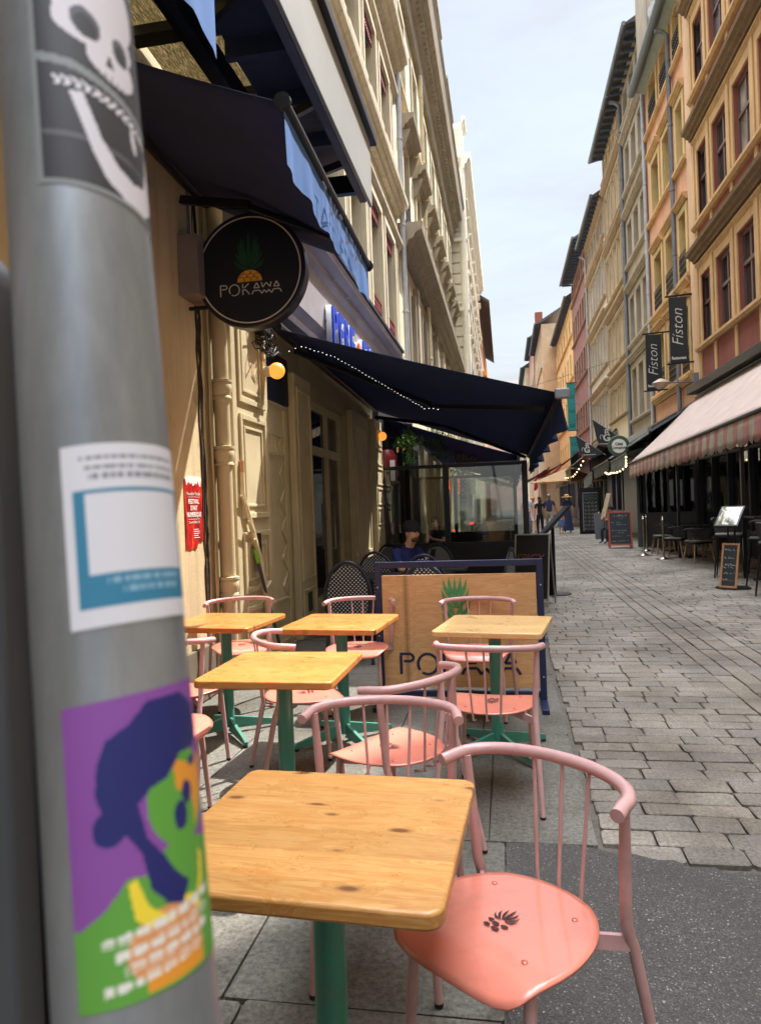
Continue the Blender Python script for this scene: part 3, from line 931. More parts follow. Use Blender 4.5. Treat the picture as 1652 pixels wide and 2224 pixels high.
# cast iron downpipe
dp = thing('cast_iron_drainpipe', 'thick cream painted cast iron drainpipe with collars, between ochre wall and shopfront', 'drainpipe', (-2.28, 5.58, 0))
q = MB(); q.tube([(-2.28, 5.58, 0), (-2.28, 5.58, 4.4)], .062, 20); q.build('pipe', M_CREAM, dp, smooth=50)
for z in (.84, 1.92, 2.47, 3.35):
    MB().lathe([(.066, -.075), (.082, -.07), (.08, -.055), (.072, -.045), (.084, .0), (.086, .04), (.074, .06), (.088, .066), (.088, .085), (.066, .09)], c=(-2.28, 5.58, z), n=20).build('collar', M_CREAM, dp, smooth=40)
wr = MB()
for k, dy in enumerate((-.125, -.105)):
    wr.tube([(LX+.03, 5.58+dy+.012*math.sin(z*5+k*2), z) for z in [i*.12 for i in range(0, 36)]], .008, 6)
sset(wr.build('wall_cable', M_CREAM, None, smooth=60), 'pair of painted over cables running up beside the thick drainpipe', 'cable')

ck = MB()
for k in range(3):
    z = .1; yv = 5.36-.03*k; pts = []
    while z < 4.3: pts.append((LX+.002, yv+random.uniform(-.012, .012), z)); z += random.uniform(.06, .18)
    ck.tube(pts, [random.uniform(.003, .016)*(1 if k else 1.4) for _ in pts], 5)
sset(ck.build('wall_crack', plain('rotten joint', srgb(58, 46, 32), .95, var=.5, scale=20), yh), None)
# poster
M_PR = newmat('poster red'); mt, nt, b = M_PR; v = coords(nt, (1, 3, 1.2))
nt.links.new(ramp(nt, noise(nt, v, 3.2, 6, .6, 1.5), [(.3, srgb(60, 14, 16)), (.45, srgb(150, 24, 22)), (.58, srgb(196, 34, 28)), (.7, srgb(226, 92, 40))]), b.inputs['Base Color'])
b.inputs['Roughness'].default_value = .45; M_PR = mt
M_WH = plain('paper white', srgb(232, 228, 220), .8, var=.04)
po = thing('torn_poster', 'torn red festival poster pasted on the sunlit ochre wall', 'poster', (LX, 5.1, 1.45))
PY0, PY1 = 4.97, 5.28
px_ = LX+.004
top = [(PY0+(PY1-PY0)*i/14, 1.70+random.uniform(-.035, .035)) for i in range(15)]
bot = [(PY1-(PY1-PY0)*i/10, 1.19+random.uniform(-.012, .012)+(.05 if i < 4 else 0)) for i in range(11)]
q = MB(); P = top+bot; q.prism([(px_, y, z) for y, z in P], (.002, 0, 0)); q.build('print', M_PR, po)
q = MB(); P = [(PY0, 1.745), (PY1-.02, 1.745)]+[(y, z+.0) for y, z in top[::-1]]
q.prism([(px_-.002, y, z) for y, z in P], (.003, 0, 0)); q.build('torn_paper', M_WH, po)
Mp = lambda y, z: frame((px_+.0035, y, z), (0, 1, 0), (0, 0, 1))
yc = (PY0+PY1)/2
for s_, sz, z, w_ in (('Franchir l\'éclat', .035, 1.60, .235), ('FESTIVAL', .05, 1.535, .19), ('D\'ART', .05, 1.485, .12), ('NUMERIQUE', .05, 1.435, .25), ('25 avril 2026 | 15h', .025, 1.385, .19)):
    text(s_, sz, Mp(yc-w_/2, z), M_WH, po, width=w_, ext=.0005, off=.0012 if s_.isupper() else 0)
q = MB()
for z in (1.585, 1.415): q.box(px_+.003, px_+.0042, yc-.1, yc+.1, z, z+.003)
for k in range(5): q.box(px_+.003, px_+.0042, yc-.02, yc+.09-random.random()*.03, 1.335-.016*k, 1.34-.016*k)
q.build('printed_lines', M_WH, po)

# grey junction box, pipes and round sign
jb = thing('junction_box', 'plain grey metal electrical box high on the ochre wall behind the round sign', 'electrical box', (LX, 5.2, 3.3))
q = MB(); q.box(LX, LX+.16, 5.02, 5.42, 3.1, 3.56); q.build('box', plain('grey box', srgb(128, 118, 112), .5), jb, bevel=.008)
q = MB(); q.tube([(LX+.04, 5.15, 3.56), (LX+.04, 5.15, 4.4)], .014, 8); q.build('conduit', M_ZINC, jb, smooth=60)

M_SG = plain('sign navy black', srgb(20, 24, 36), .35, var=.05)
M_SGW = plain('sign white line', srgb(206, 206, 200), .5, var=.03)
M_SGG = plain('sign leaf green', srgb(22, 74, 46), .5, var=.2, scale=30)
M_SGY = plain('sign gold', srgb(224, 166, 50), .5, var=.06)
SC = Vector((-1.84, 5.2, 3.285)); SR = .435
sg = thing('round_shop_sign', 'large round black hanging sign with white ring and golden pineapple', 'shop sign', tuple(SC))
q = MB(); q.lathe([(SR-.012, -.062), (SR, -.05), (SR, .05), (SR-.012, .062)], c=SC, ax=(0, 1, 0), n=72); q.build('disc', M_SG, sg, smooth=40)
q = MB(); FY = SC.y-.0635
n_ = 90
for i in range(n_):
    a, b_ = 2*PI*i/n_, 2*PI*(i+1)/n_
    q.quad(*[(SC.x+r_*math.cos(t), FY, SC.z+r_*math.sin(t)) for r_, t in ((.393, a), (.403, a), (.403, b_), (.393, b_))])
q.build('ring', M_SGW, sg)
q = MB()
pokawa(q, lambda x, y: (SC.x-.235+x*.0958, FY, SC.z-.185+y*.083), .09)
q.build('lettering', M_SGW, sg)
q = MB()
lfm = MB()
def sleaf(x0, z0, x1, z1, w, bd_):
    dx, dz = x1-x0, z1-z0; ln = math.hypot(dx, dz); nx, nz = -dz/ln, dx/ln; L = []; Q = []
    for i in range(8):
        t = i/7; b_ = bd_*math.sin(PI*t); ww = w*math.sin(PI*(t*.86+.14)) if i < 7 else .0003
        L.append((x0+dx*t+nx*b_+nx*ww, z0+dz*t+nz*b_+nz*ww)); Q.append((x0+dx*t+nx*b_-nx*ww, z0+dz*t+nz*b_-nz*ww))
    P = L+Q[::-1]; lfm.add([(SC.x+p[0]*1.25, FY-.0002*len(lfm.f), SC.z+.02+p[1]*1.25) for p in P], [tuple(range(len(P)))])
for k, (zb, sp, zt) in enumerate(((-.01, .10, .05), (.01, .088, .1), (.03, .07, .15), (.05, .05, .19), (.0, .06, .12), (.03, .03, .18))):
    for s in (-1, 1): sleaf(s*.012, zb, s*sp, zt, .011, s*-.012)
sleaf(0, .0, 0, .225, .012, 0)
lfm.build('pineapple_leaves', M_SGG, sg)
gy = MB(); P = [(.098*math.cos(PI*a/20), .088*math.sin(PI*a/20)) for a in range(21)]
gy.add([(SC.x+p[0], FY-.001, SC.z-.088+p[1]) for p in P], [tuple(range(21))])
gy.build('pineapple_fruit', M_SGY, sg)
gy = MB()
for (x, z, r_) in ((-.07, 0, .032), (-.018, 0, .032), (.036, 0, .032), (.08, 0, .028), (-.045, .026, .032), (.008, .026, .032), (.06, .026, .03), (-.02, .052, .03), (.034, .05, .028)):
    for a in range(8):
        a0, a1 = PI*a/8, PI*(a+1)/8
        P = [(x+rr*math.cos(t), z+rr*math.sin(t)*1.05) for rr, t in ((r_, a0), (r_+.0035, a0), (r_+.0035, a1), (r_, a1))]
        if all(math.hypot(p[0]/.098, p[1]/.088) < 1.0 for p in P): gy.add([(SC.x+p[0], FY-.0018-.00002*len(gy.f), SC.z-.088+p[1]) for p in P], [(0, 1, 2, 3)])
gy.build('fruit_scale_lines', M_SG, sg)
for z_ in (3.52, 3.05): q = MB(); q.tube([(LX, 5.2, z_), (SC.x-.3, 5.2, z_)], .016, 8); q.build('bracket', M_IRON, sg, smooth=60)

# ---------------------------------------------------------------- beige house with the café front
by0, by1 = 5.42, 17.3
bh = thing('beige_stone_house', 'beige stone house with fluted window pilasters above the café front, dark red iron window guards', 'house', (LX, 11, 0))
# openings of the upper floors, three floors
bays = [(5.9, 7.15), (7.9, 9.1), (9.6, 10.75), (11.25, 12.55), (13.1, 14.3), (14.85, 16.05)]
floors = [(4.95, 7.45), (9.3, 11.1), (12.9, 15.1), (16.4, 18.3)]
holes = [(a, b_, c, e) for a, b_ in bays for c, e in floors]
q = MB(); wall_holes(q, LX, by0, by1, 4.45, 19.5, holes, .32, -1)
q.box(LX-.9, LX-.35, by0, by1, 4.45, 19.5)
q.build('wall', M_STB, bh)
M_WOODW = plain('pale window paint', srgb(178, 180, 178), .5)
M_GARN = plain('garnet iron', srgb(120, 34, 40), .4, var=.15, metal=.2)
for a, b_ in bays:
    for (c, e) in floors:
        win(bh, LX, a, b_, c, e, .24, -1, M_WOODW, M_GL, 2, 3, fw=.07)
        if a > 9:
            iron(bh, LX+.02, a+.02, b_-.02, c+.02, c+(.62 if c < 5 else .45), -1, M_GARN, 'window_guard', 1.3, .012)
            iron(bh, LX+.01, a+.02, b_-.02, e-.3, e-.02, -1, M_GARN, 'blind_valance', 1.6, .012)
            v_ = MB(); v_.box(LX-.14, LX-.05, a+.02, b_-.02, e-.28, e); v_.build('blind_box', M_ZINC, bh)
# fluted pilasters and mouldings
ed = [by0+.15]+[(bays[i][1]+bays[i+1][0])/2 for i in range(5)]+[16.55]
for (c, e) in floors:
    for y in ed:
        q = MB(); q.box(LX, LX+.03, y-.21, y+.21, c-.1, e+.1)
        for k in (-2, -1, 0, 1, 2): q.box(LX+.03, LX+.05+.02*(k % 2), y+k*.085-.03, y+k*.085+.03, c-.09, e+.09)
        q.build('fluted_pilaster', M_STB, bh, bevel=.006)
    for a, b_ in bays:
        q = MB(); q.box(LX, LX+.09, a-.13, a-.02, c-.05, e); q.box(LX, LX+.09, b_+.02, b_+.13, c-.05, e); q.box(LX-.002, LX+.093, a-.133, b_+.133, e-.01, e+.12); q.build('architrave', M_STB, bh, bevel=.006)
for n_, (z, o_, h) in enumerate(((4.62, .22, .25), (7.62, .16, .18), (8.5, .3, .35), (9.02, .12, .16), (11.3, .16, .2), (11.95, .42, .38), (15.3, .2, .2), (15.9, .3, .3), (18.7, .5, .5))):
    belt(MB(), LX, by0, by1-.02*(n_ % 2), z, CORN(o_, h), -1).build('cornice', M_STB, bh)
for a, b_ in bays:
    for c, e in floors[1:3]:
        belt(MB(), LX, a-.16, b_+.16, c-.16, SILL(.2, .12), -1).build('sill', M_STB, bh)

# lower front: pilaster, shutter, jamb, glazed door
FX = LX+.06
q = MB()
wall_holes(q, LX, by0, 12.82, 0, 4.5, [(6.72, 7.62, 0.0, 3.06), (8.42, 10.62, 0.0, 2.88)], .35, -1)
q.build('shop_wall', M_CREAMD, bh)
for a_ in ((LX, FX+.05, 5.74, 6.66, 0, 3.35), (LX, FX+.02, 7.66, 8.36, .0, 3.0), (LX, FX+.03, 10.68, 12.05, 0, 2.98), (LX, FX+.12, 12.1, 12.78, 0, 3.0)):
    q = MB(); q.box(*a_); q.build('pilaster', M_CREAM, bh, bevel=.01)
q = MB()
def rframe(X, y0, y1, z0, z1, w_, t):
    q.box(X, X+t, y0, y0+w_, z0, z1); q.box(X, X+t, y1-w_, y1, z0, z1); q.box(X, X+t, y0+w_, y1-w_, z0, z0+w_); q.box(X, X+t, y0+w_, y1-w_, z1-w_, z1)
xa = FX+.0505
for z0, z1 in ((.12, .62), (.74, 1.28), (1.40, 2.32), (2.42, 3.25)):
    rframe(xa, 5.86, 6.54, z0, z1, .05, .022); rframe(xa, 5.96, 6.44, z0+.1, z1-.1, .028, .014)
q.build('panel_moulding', M_CREAM, bh, bevel=.005); q = MB()
for z0, z1 in ((.12, .55), (.65, 2.85)): rframe(FX+.0205, 7.74, 8.28, z0, z1, .035, .016)
q.build('panel_moulding', M_CREAM, bh, bevel=.005); q = MB()
for z0, z1 in ((.12, .6), (.72, 2.8)): rframe(FX+.0305, 10.8, 11.92, z0, z1, .05, .02)
q.build('panel_moulding', M_CREAM, bh, bevel=.005); q = MB()
for z0 in (.1, .45, .8, 1.15, 1.5, 1.85, 2.2, 2.55): rframe(FX+.1205, 12.16, 12.72, z0, z0+.3, .03, .015)
q.build('panel_moulding', M_CREAM, bh, bevel=.005)
q = MB(); q.box(LX-.06, LX-.01, 6.73, 7.61, .0, 2.60); q.box(LX-.01, LX+.012, 6.76, 6.86, .05, 2.55); q.box(LX-.01, LX+.012, 7.48, 7.58, .05, 2.55)
for z in (.05, .5, 2.05, 2.25): q.box(LX-.012, LX+.008, 6.86, 7.48, z, z+.03)
for k in range(4): q.box(LX-.012, LX+.006, 7.02+k*.06, 7.05+k*.06, 2.08, 2.25)
for k in range(6):
    z = .5+k*.3; q.bar((LX-.003, 7.48, z), (LX-.003, 7.30, z+.15), .02, .02); q.bar((LX-.003, 7.30, z+.15), (LX-.003, 7.48, z+.3), .02, .02)
q.build('closed_shutter', M_CREAM, bh, bevel=.004)
q = MB(); q.box(LX-.02, LX+.03, 6.72, 7.62, 2.61, 3.12); q.build('lintel_panel', M_NAVYP, bh, bevel=.005)
q = MB(); q.box(xa+.02, xa+.024, 6.12, 6.26, .98, 1.26); q.build('number_plate', plain('bronze plate', srgb(62, 50, 38), .4, metal=.3), bh)
q = MB(); q.box(FX+.022, FX+.026, 7.92, 8.1, .28, .5); q.build('green_notice', plain('dark green notice', srgb(40, 54, 26), .5), bh)
# glazed door: two leaves, transom lights
dr = MB()
for y in (8.42, 8.72, 9.72, 10.5): dr.box(LX-.17, LX-.09, y, y+.11, 0, 2.88)
for z in (0, 2.18, 2.78): dr.box(LX-.168, LX-.092, 8.53, 10.5, z, z+.12)
dr.box(LX-.168, LX-.092, 9.83, 10.5, .1, .3); dr.box(LX-.168, LX-.092, 8.83, 9.72, .1, .3)
do = dr.build('glazed_door', M_CREAM, bh, bevel=.004)
q = MB(); q.box(LX-.14, LX-.13, 8.5, 10.55, .1, 2.8); q.build('door_glass', M_GLB, do)
q = MB(); q.tube([(LX-.09, 9.86, .9), (LX-.04, 9.86, .9), (LX-.04, 9.86, 1.55), (LX-.09, 9.86, 1.55)], .012, 8); q.build('door_handle', plain('steel handle', srgb(150, 140, 120), .3, metal=.9), do, smooth=60)
# fascia above, with the other shop's raised letters
M_FAS = plain('mauve grey fascia paint', srgb(150, 144, 150), .5, var=.12, scale=2, bmp=.05)
q = MB(); belt(q, LX, 5.9, 14.6, 3.52, [(-.01, 0), (.14, 0), (.16, .06), (.12, .1), (.2, .2), (.2, .8), (.26, .86), (.24, .95), (.36, 1.02), (.38, 1.1), (-.01, 1.12)], -1)
q.build('fascia', M_FAS, bh)
q = MB(); q.box(LX, LX+.4, 5.9, 14.7, 4.645, 4.70); q.build('fascia_flashing', M_NAVYP, bh)
M_BLU = plain('sign letter blue', srgb(28, 62, 176), .4, var=.03); M_ORG = plain('sign letter orange', srgb(226, 84, 40), .4, var=.03)
M_LW = plain('sign letter white edge', srgb(226, 234, 240), .5, var=.03)
fs = thing('raised_letter_sign', 'raised blue letters with an orange ampersand on the mauve fascia above the navy awning', 'shop sign', (LX+.2, 10, 3.8))
yy = 8.75
for ch in 'PERE & FISH':
    if ch == ' ': yy += .1; continue
    w_ = .26 if ch != 'I' else .12
    z0 = 3.56; hgt = .66 if ch != '&' else .5
    text(ch, hgt, frame((LX+.30, yy, z0), (0, 1, 0), (0, 0, 1)), M_BLU if ch != '&' else M_ORG, fs, 'letter', ext=.012, width=w_ if ch != 'I' else None, off=.012)
    text(ch, hgt, frame((LX+.25, yy-.012, z0-.01), (0, 1, 0), (0, 0, 1)), M_LW, fs, 'letter_backing', ext=.035, width=(w_+.03) if ch != 'I' else None, off=.035)
    yy += w_+.09
q = MB()
for y in (9.0, 9.8, 10.6, 11.4): q.tube([(LX+.1, y, 4.42), (LX+.3, y, 4.42)], .008, 6)
q.tube([(LX+.22, 8.7, 3.85), (LX+.22, 12.2, 3.85)], .008, 6)
q.build('fixing_rail', M_ZINCL, fs)

# globe lamps
def emis(name, col, st):
    mt, nt, b = newmat(name)
    b.inputs['Base Color'].default_value = col; b.inputs['Emission Color'].default_value = col; b.inputs['Emission Strength'].default_value = st
    b.inputs['Roughness'].default_value = .3
    return mt
M_GLOBE = emis('warm lit globe', srgb(255, 160, 64), .36)
for (y, z, lb) in ((6.55, 2.80, 'lit round globe wall lamp beside the pipe, under the round sign'), (12.45, 2.72, 'smaller looking lit globe wall lamp at the far end of the café front')):
    t = thing('globe_lamp', lb, 'wall lamp', (FX+.1, y, z), 'globe lamps on the café front')
    MB().ball((FX+.19, y, z), .078, 24).build('globe', M_GLOBE, t, smooth=180)
    MB().lathe([(.05, -.02), (.052, .1)], c=(FX+.04, y, z), ax=(1, 0, 0), n=16).build('base', M_CREAM, t, smooth=40)
tg = thing('cable_tangle', 'knot of black cables and brackets hanging at the near end of the navy awning', 'cables', (FX+.1, 6.6, 3.1))
for k in range(7):
    a = random.uniform(0, 6); y0 = 6.35+random.uniform(-.1, .35)
    MB().tube([(FX+.12+.05*math.sin(a+t*3), y0+.1*math.sin(t*2.5+a), 3.3-.33*math.sin(t*PI/6)+.04*math.cos(t*4+a)) for t in [i*.4 for i in range(14)]], .006, 6).build('cable', M_IRON, tg, smooth=60)
q = MB(); q.box(FX+.05, FX+.17, 6.3, 6.48, 3.12, 3.3); q.build('bracket', M_IRON, tg, bevel=.01)

# branch coat stand and broom leaning in the corner
st = thing('peg_pole', 'cream pole with stub pegs like a bare branch, leaning by the drainpipe', 'coat stand', (-2.1, 6.2, 0))
Pst = [(-2.2, 6.35, 0), (-2.19, 6.26, .6), (-2.2, 6.12, 1.05), (-2.22, 5.95, 1.4), (-2.23, 5.83, 1.62), (-2.23, 5.84, 1.8)]
M_PEG = plain('pale varnished wood', srgb(214, 198, 164), .4); M_TIP = plain('raw wood tip', srgb(196, 146, 110), .6)
MB().tube(Pst, [.026, .026, .024, .024, .022, .022], 12).build('pole', M_PEG, st, smooth=60)
MB().tube([(-2.23, 5.84, 1.80), (-2.23, 5.845, 1.90)], .0235, 12).build('tip', M_TIP, st, smooth=60)
for (p, d) in (((-2.225, 5.9, 1.5), (.02, -.16, .1)), ((-2.2, 6.0, 1.28), (.02, -.17, .1)), ((-2.2, 6.1, 1.1), (.02, -.13, .12)), ((-2.195, 6.22, .72), (.03, .09, .09)), ((-2.195, 6.28, .5), (.02, .06, .12))):
    MB().tube([p, tuple(a+b_ for a, b_ in zip(p, d))], [.014, .011], 8).build('peg', M_PEG, st, smooth=60)
br = thing('broom', 'grey broom handle with a lime green grip leaning behind the peg pole', 'broom', (-2.15, 6.3, 0))
MB().tube([(-2.15, 6.55, .02), (-2.2, 6.08, 1.0)], .016, 10).build('handle', plain('broom grey', srgb(70, 72, 76), .4), br, smooth=60)
MB().tube([(-2.2, 6.08, 1.0), (-2.205, 6.03, 1.12)], .02, 10).build('grip', plain('lime grip', srgb(132, 186, 60), .5), br, smooth=60)

# ================================================================ awnings of the café
M_AWN = plain('navy awning canvas', srgb(44, 58, 90), .85, var=.1, scale=1.5, bmp=.15, bs=300)
def cloth(name, col, trans, tr=.5):
    mt, nt, b = newmat(name); v = coords(nt)
    c = ramp(nt, noise(nt, v, 3, 5), [(.3, k4(col, .85)), (.7, k4(col, 1.12))])
    nt.links.new(c, b.inputs['Base Color']); b.inputs['Roughness'].default_value = .9
    t = node(nt, 'ShaderNodeBsdfTranslucent'); t.inputs['Color'].default_value = trans
    mxs = node(nt, 'ShaderNodeMixShader'); mxs.inputs[0].default_value = tr
    nt.links.new(b.outputs[0], mxs.inputs[1]); nt.links.new(t.outputs[0], mxs.inputs[2])
    nt.links.new(mxs.outputs[0], nt.nodes['Material Output'].inputs['Surface'])
    bump(nt, b, noise(nt, coords(nt, (1, 1, 1)), 260, 2), .2, .001)
    return mt
M_VAL = cloth('blue valance cloth', srgb(92, 134, 204), srgb(96, 142, 216), .45)
M_AWNT = cloth('navy awning thin', srgb(42, 55, 86), srgb(36, 54, 94), .25)
M_BLK = plain('black powder coat', srgb(22, 23, 26), .35, metal=.2)
M_BAR = plain('dark bar aluminium', srgb(46, 50, 54), .3, metal=.6)

def awning(name, label, wall, bar, mat, valmat, drop, wave=.02, slits=(), sag=.03, arms=(), group=None, cas=True, val=True, barmat=None):
    """wall/bar: pairs of 3-D points (near, far). Fabric, front bar, valance, folding arms, cassette."""
    w0, w1, b0, b1 = [Vector(p) for p in (*wall, *bar)]
    t = thing(name, label, 'awning', tuple(w0), group)
    q = MB()
    q.grid(lambda u, v_: (w0.lerp(w1, u)).lerp(b0.lerp(b1, u), v_)-Vector((0, 0, sag*math.sin(PI*v_)*(1+.4*math.sin(u*9)))), 24, 10)
    q.build('canopy', mat, t, smooth=180, solid=.004)
    q = MB(); q.tube([b0, b1], .029, 14); q.build('front_bar', barmat or M_BAR, t, smooth=60)
    for e in (b0, b1):
        dv = (b1-b0).normalized()*(-1 if e is b0 else 1)
        MB().tube([e, e+dv*.03], .042, 14).build('end_cap', M_BLK, t, smooth=60)
    if val:
        q = MB(); n = 60
        out = (b0-w0); out.z = 0; out.normalize()
        q.grid(lambda u, v_: b0.lerp(b1, u)-Vector((0, 0, .03+v_*(drop+.015*math.sin(u*25))))+out*(wave*v_*math.sin(u*34+1)+wave*.5*v_*math.sin(u*71)), n, 5)
        q.build('valance', valmat, t, smooth=180)
    if cas:
        q = MB(); q.tube([w0+Vector((0, 0, .02)), w1+Vector((0, 0, .02))], .06, 10); q.build('roller', M_BLK, t, smooth=60)
    for (p, e, r_) in arms:
        P, E, Q = Vector(p), Vector(e), Vector(r_)
        a = MB(); a.bar(P, E, .045, .06); a.build('folding_arm', M_BLK, t, bevel=.006)
        a = MB(); a.bar(E-Vector((0, 0, .02)), Q, .04, .05); a.build('folding_arm', M_BLK, t, bevel=.006)
    return t

na = awning('navy_awning', 'large navy canvas awning over the café terrace, seen from underneath', ((LX+.1, 7.05, 3.34), (LX+.1, 12.75, 3.22)), ((.56, 7.05, 2.49), (.44, 12.72, 2.27)),
       M_AWNT, M_AWNT, .30, .05, arms=(((LX+.15, 7.5, 3.2), (-.85, 8.6, 2.68), (.45, 7.6, 2.42)), ((LX+.15, 12.4, 3.06), (-.9, 11.6, 2.75), (.36, 12.3, 2.22))), sag=.02)
q = MB(); q.box(.50, .64, 6.98, 7.045, 2.43, 2.53); q.build('end_plate', M_ZINC, na, bevel=.015)
M_LED = emis('led white', (1, .97, .92, 1), 1.3)
for nm, lb, P in (('led_string', 'row of tiny white led lights under the near edge of the navy awning', [(LX+.2, 7.15, 3.12), (LX+.32, 7.2, 3.17), (LX+.6, 7.5, 3.10), (-.92, 8.55, 2.63), (-.7, 8.5, 2.60)]),
                  ('led_string', 'row of tiny led lights crossing above the far globe lamp', [(LX+.12, 12.6, 2.9), (LX+.14, 12.5, 3.05), (LX+.3, 12.5, 3.06), (-1.2, 12.1, 2.88)])):
    q = MB(); w_ = MB()
    for a, b_ in zip(P, P[1:]):
        a = Vector(a); b_ = Vector(b_); n_ = max(1, int((b_-a).length/.05))
        for i in range(n_): q.ball(a.lerp(b_, i/n_)+Vector((0, 0, random.uniform(-.004, .004))), .0042, 6)
    w_.tube(P, .003, 5)
    t = thing(nm, lb, 'light string', P[0], 'led strings under the awning')
    w_.build('wire', M_IRON, t); q.build('led_lights', M_LED, t)['kind'] = 'stuff'

# upper awning with the lettered blue valance
ua = awning('takeaway_awning', 'dark awning right above the round sign, with a sunlit blue lettered valance', ((LX+.08, 3.38, 4.0), (LX+.08, 5.42, 3.95)), ((-1.0, 3.37, 3.45), (-1.0, 5.5, 3.36)),
       M_AWNT, M_VAL, .27, .009, arms=(((LX+.1, 4.9, 3.76), (-1.7, 4.8, 3.62), (-1.05, 5.2, 3.42)),), sag=.015)
def strokes(word, mb, place, w=.1):
    G = {'T': [[(0, 1), (.6, 1)], [(.3, 1), (.3, 0)]], 'A': [[(.02, .4), (.3, 1), (.58, .4), (.02, .4)], [(0, .05), (.1, .28), (.5, .28), (.6, .05)]],
         'K': [[(0, 1), (0, .58)], [(0, .45), (0, 0)], [(.5, 1), (.1, .58)], [(.05, .45), (.22, .45), (.55, 0)]], 'E': [[(.5, 1), (0, 1), (0, .55), (.45, .55)], [(0, .42), (0, 0), (.5, 0)]],
         'W': [[(0, 1), (.1, .55), (.35, .95), (.6, .55), (.7, 1)], [(0, 0), (.15, .3), (.35, .05), (.55, .3), (.7, 0)]], 'Y': [[(0, 1), (.3, .55), (.6, 1)], [(.3, .42), (.3, 0)]]}
    x = 0
    for ch in word:
        for st in G[ch]:
            for a, b_ in zip(st, st[1:]):
                dx, dy = b_[0]-a[0], b_[1]-a[1]; L = math.hypot(dx, dy); nx, ny = -dy/L*w/2, dx/L*w/2
                mb.add([place(x+a[0]+nx, a[1]+ny), place(x+a[0]-nx, a[1]-ny), place(x+b_[0]-nx, b_[1]-ny), place(x+b_[0]+nx, b_[1]+ny)], [(0, 1, 2, 3)])
        x += .95
q = MB(); strokes('TAKEAWAY', q, lambda x, y: (-.965, 3.98+x*.15, 3.185+y*.15+(x*.15)*-.042), .10)
q.build('lettering', M_NAVYD, ua)
aw2 = awning('front_takeaway_awning', 'second dark awning above the camera, only the blue corner of its valance in view', ((LX+.08, -.4, 4.15), (LX+.08, 2.5, 4.05)), ((-1.0, -.4, 3.6), (-1.0, 2.52, 3.5)),
       M_AWNT, M_VAL, .33, .02, sag=.015)

# marquise over the upper awnings: grey fascia, dark steel underside, sunlit canvas by the wall
mq = thing('marquise', 'projecting canopy above the awnings with a pale grey metal fascia and grimy steel underside', 'canopy', (-1.2, 3, 4.6))
q = MB(); q.box(-1.13, -1.10, -4, 6.42, 4.20, 4.84); q.build('fascia', plain('pale grey metal', srgb(148, 150, 150), .5, var=.1, scale=1.2, bmp=.03), mq, bevel=.006)
q = MB(); q.box(-1.15, -1.05, -4, 6.5, 4.79, 4.88); q.build('gutter_edge', M_BLK, mq, bevel=.01)
M_GRIME = plaster('grimy painted steel', srgb(98, 104, 124), .5, .4, bmp=.4, dirtcol=srgb(20, 20, 26))
q = MB(); q.box(-1.71, -1.133, -4, 6.3, 4.56, 4.60)
y = -3.6
while y < 6.2: q.box(-1.71, -1.133, y, y+.05, 4.44, 4.56); y += .62
q.box(-1.19, -1.133, -4, 6.3, 4.20, 4.56)
q.build('underside', M_GRIME, mq)
q = MB(); q.bar((-1.74, -4, 4.38), (-1.74, 6.3, 4.38), .06, .16); q.bar((-1.9, -4, 4.52), (-1.9, 6.3, 4.52), .05, .10); q.bar((LX, 6.28, 4.36), (-1.13, 6.28, 4.36), .07, .16)
for y in (1.2, 2.4, 3.6, 4.8, 5.7): q.bar((-1.18, y, 4.28), (-1.7, y+.5, 4.42), .04, .06)
q.build('girder', M_BLK, mq)
M_CANV = cloth('sunlit straw canvas', srgb(112, 100, 72), srgb(120, 104, 70), .22)
mt = M_CANV; nt = mt.node_tree
wv = coords(nt, (1, 1, 1)); w1_ = node(nt, 'ShaderNodeTexWave', wave_type='BANDS', bands_direction='X'); w1_.inputs['Scale'].default_value = 22; w1_.inputs['Distortion'].default_value = 1.5; nt.links.new(wv, w1_.inputs['Vector'])
nt.links.new(ramp(nt, w1_.outputs['Fac'], [(.2, srgb(58, 48, 28)), (.8, srgb(128, 112, 76))]), nt.nodes['Translucent BSDF'].inputs['Color'])
cw = ramp(nt, noise(nt, coords(nt, (110, 14, 10)), 1.2, 5, .75, .4), [(.36, srgb(44, 36, 22)), (.5, srgb(96, 82, 52)), (.66, srgb(168, 150, 108))])
for nd_, so_ in ((nt.nodes['Translucent BSDF'], 'Color'), (nt.nodes['Principled BSDF'], 'Base Color')): nt.links.new(cw, nd_.inputs[so_])
q = MB(); q.grid(lambda u, v_: Vector((LX+.02+v_*.62, -4+u*10.2, 4.70+.02*math.sin(u*40))), 60, 4); q.build('canvas_roof', M_CANV, mq, smooth=180)
for y in (.4, 1.5, 2.6, 3.55, 4.35, 5.15, 5.95): q = MB(); q.box(LX+.02, -1.7, y, y+.13, 4.61, 4.675); q.build('rafter', M_BLK, mq)
# ================================================================ left: further houses
def house_block(t, X, y0, y1, z0, z1, holes, d, side, mat, depth=6, name='wall'):
    q = MB(); wall_holes(q, X, y0, y1, z0, z1, holes, d, side)
    xb = X+side*(d+.02); xe = X+side*depth
    q.box(xb, xe, y0, y1, z0, z1)
    # side cheeks between face and back block
    for y in (y0, y1):
        q.quad((X, y, z0), (xb, y, z0), (xb, y, z1), (X, y, z1))
    q.quad((X, y0, z1), (X, y1, z1), (xb, y1, z1), (xb, y0, z1))
    return q.build(name, mat, t)

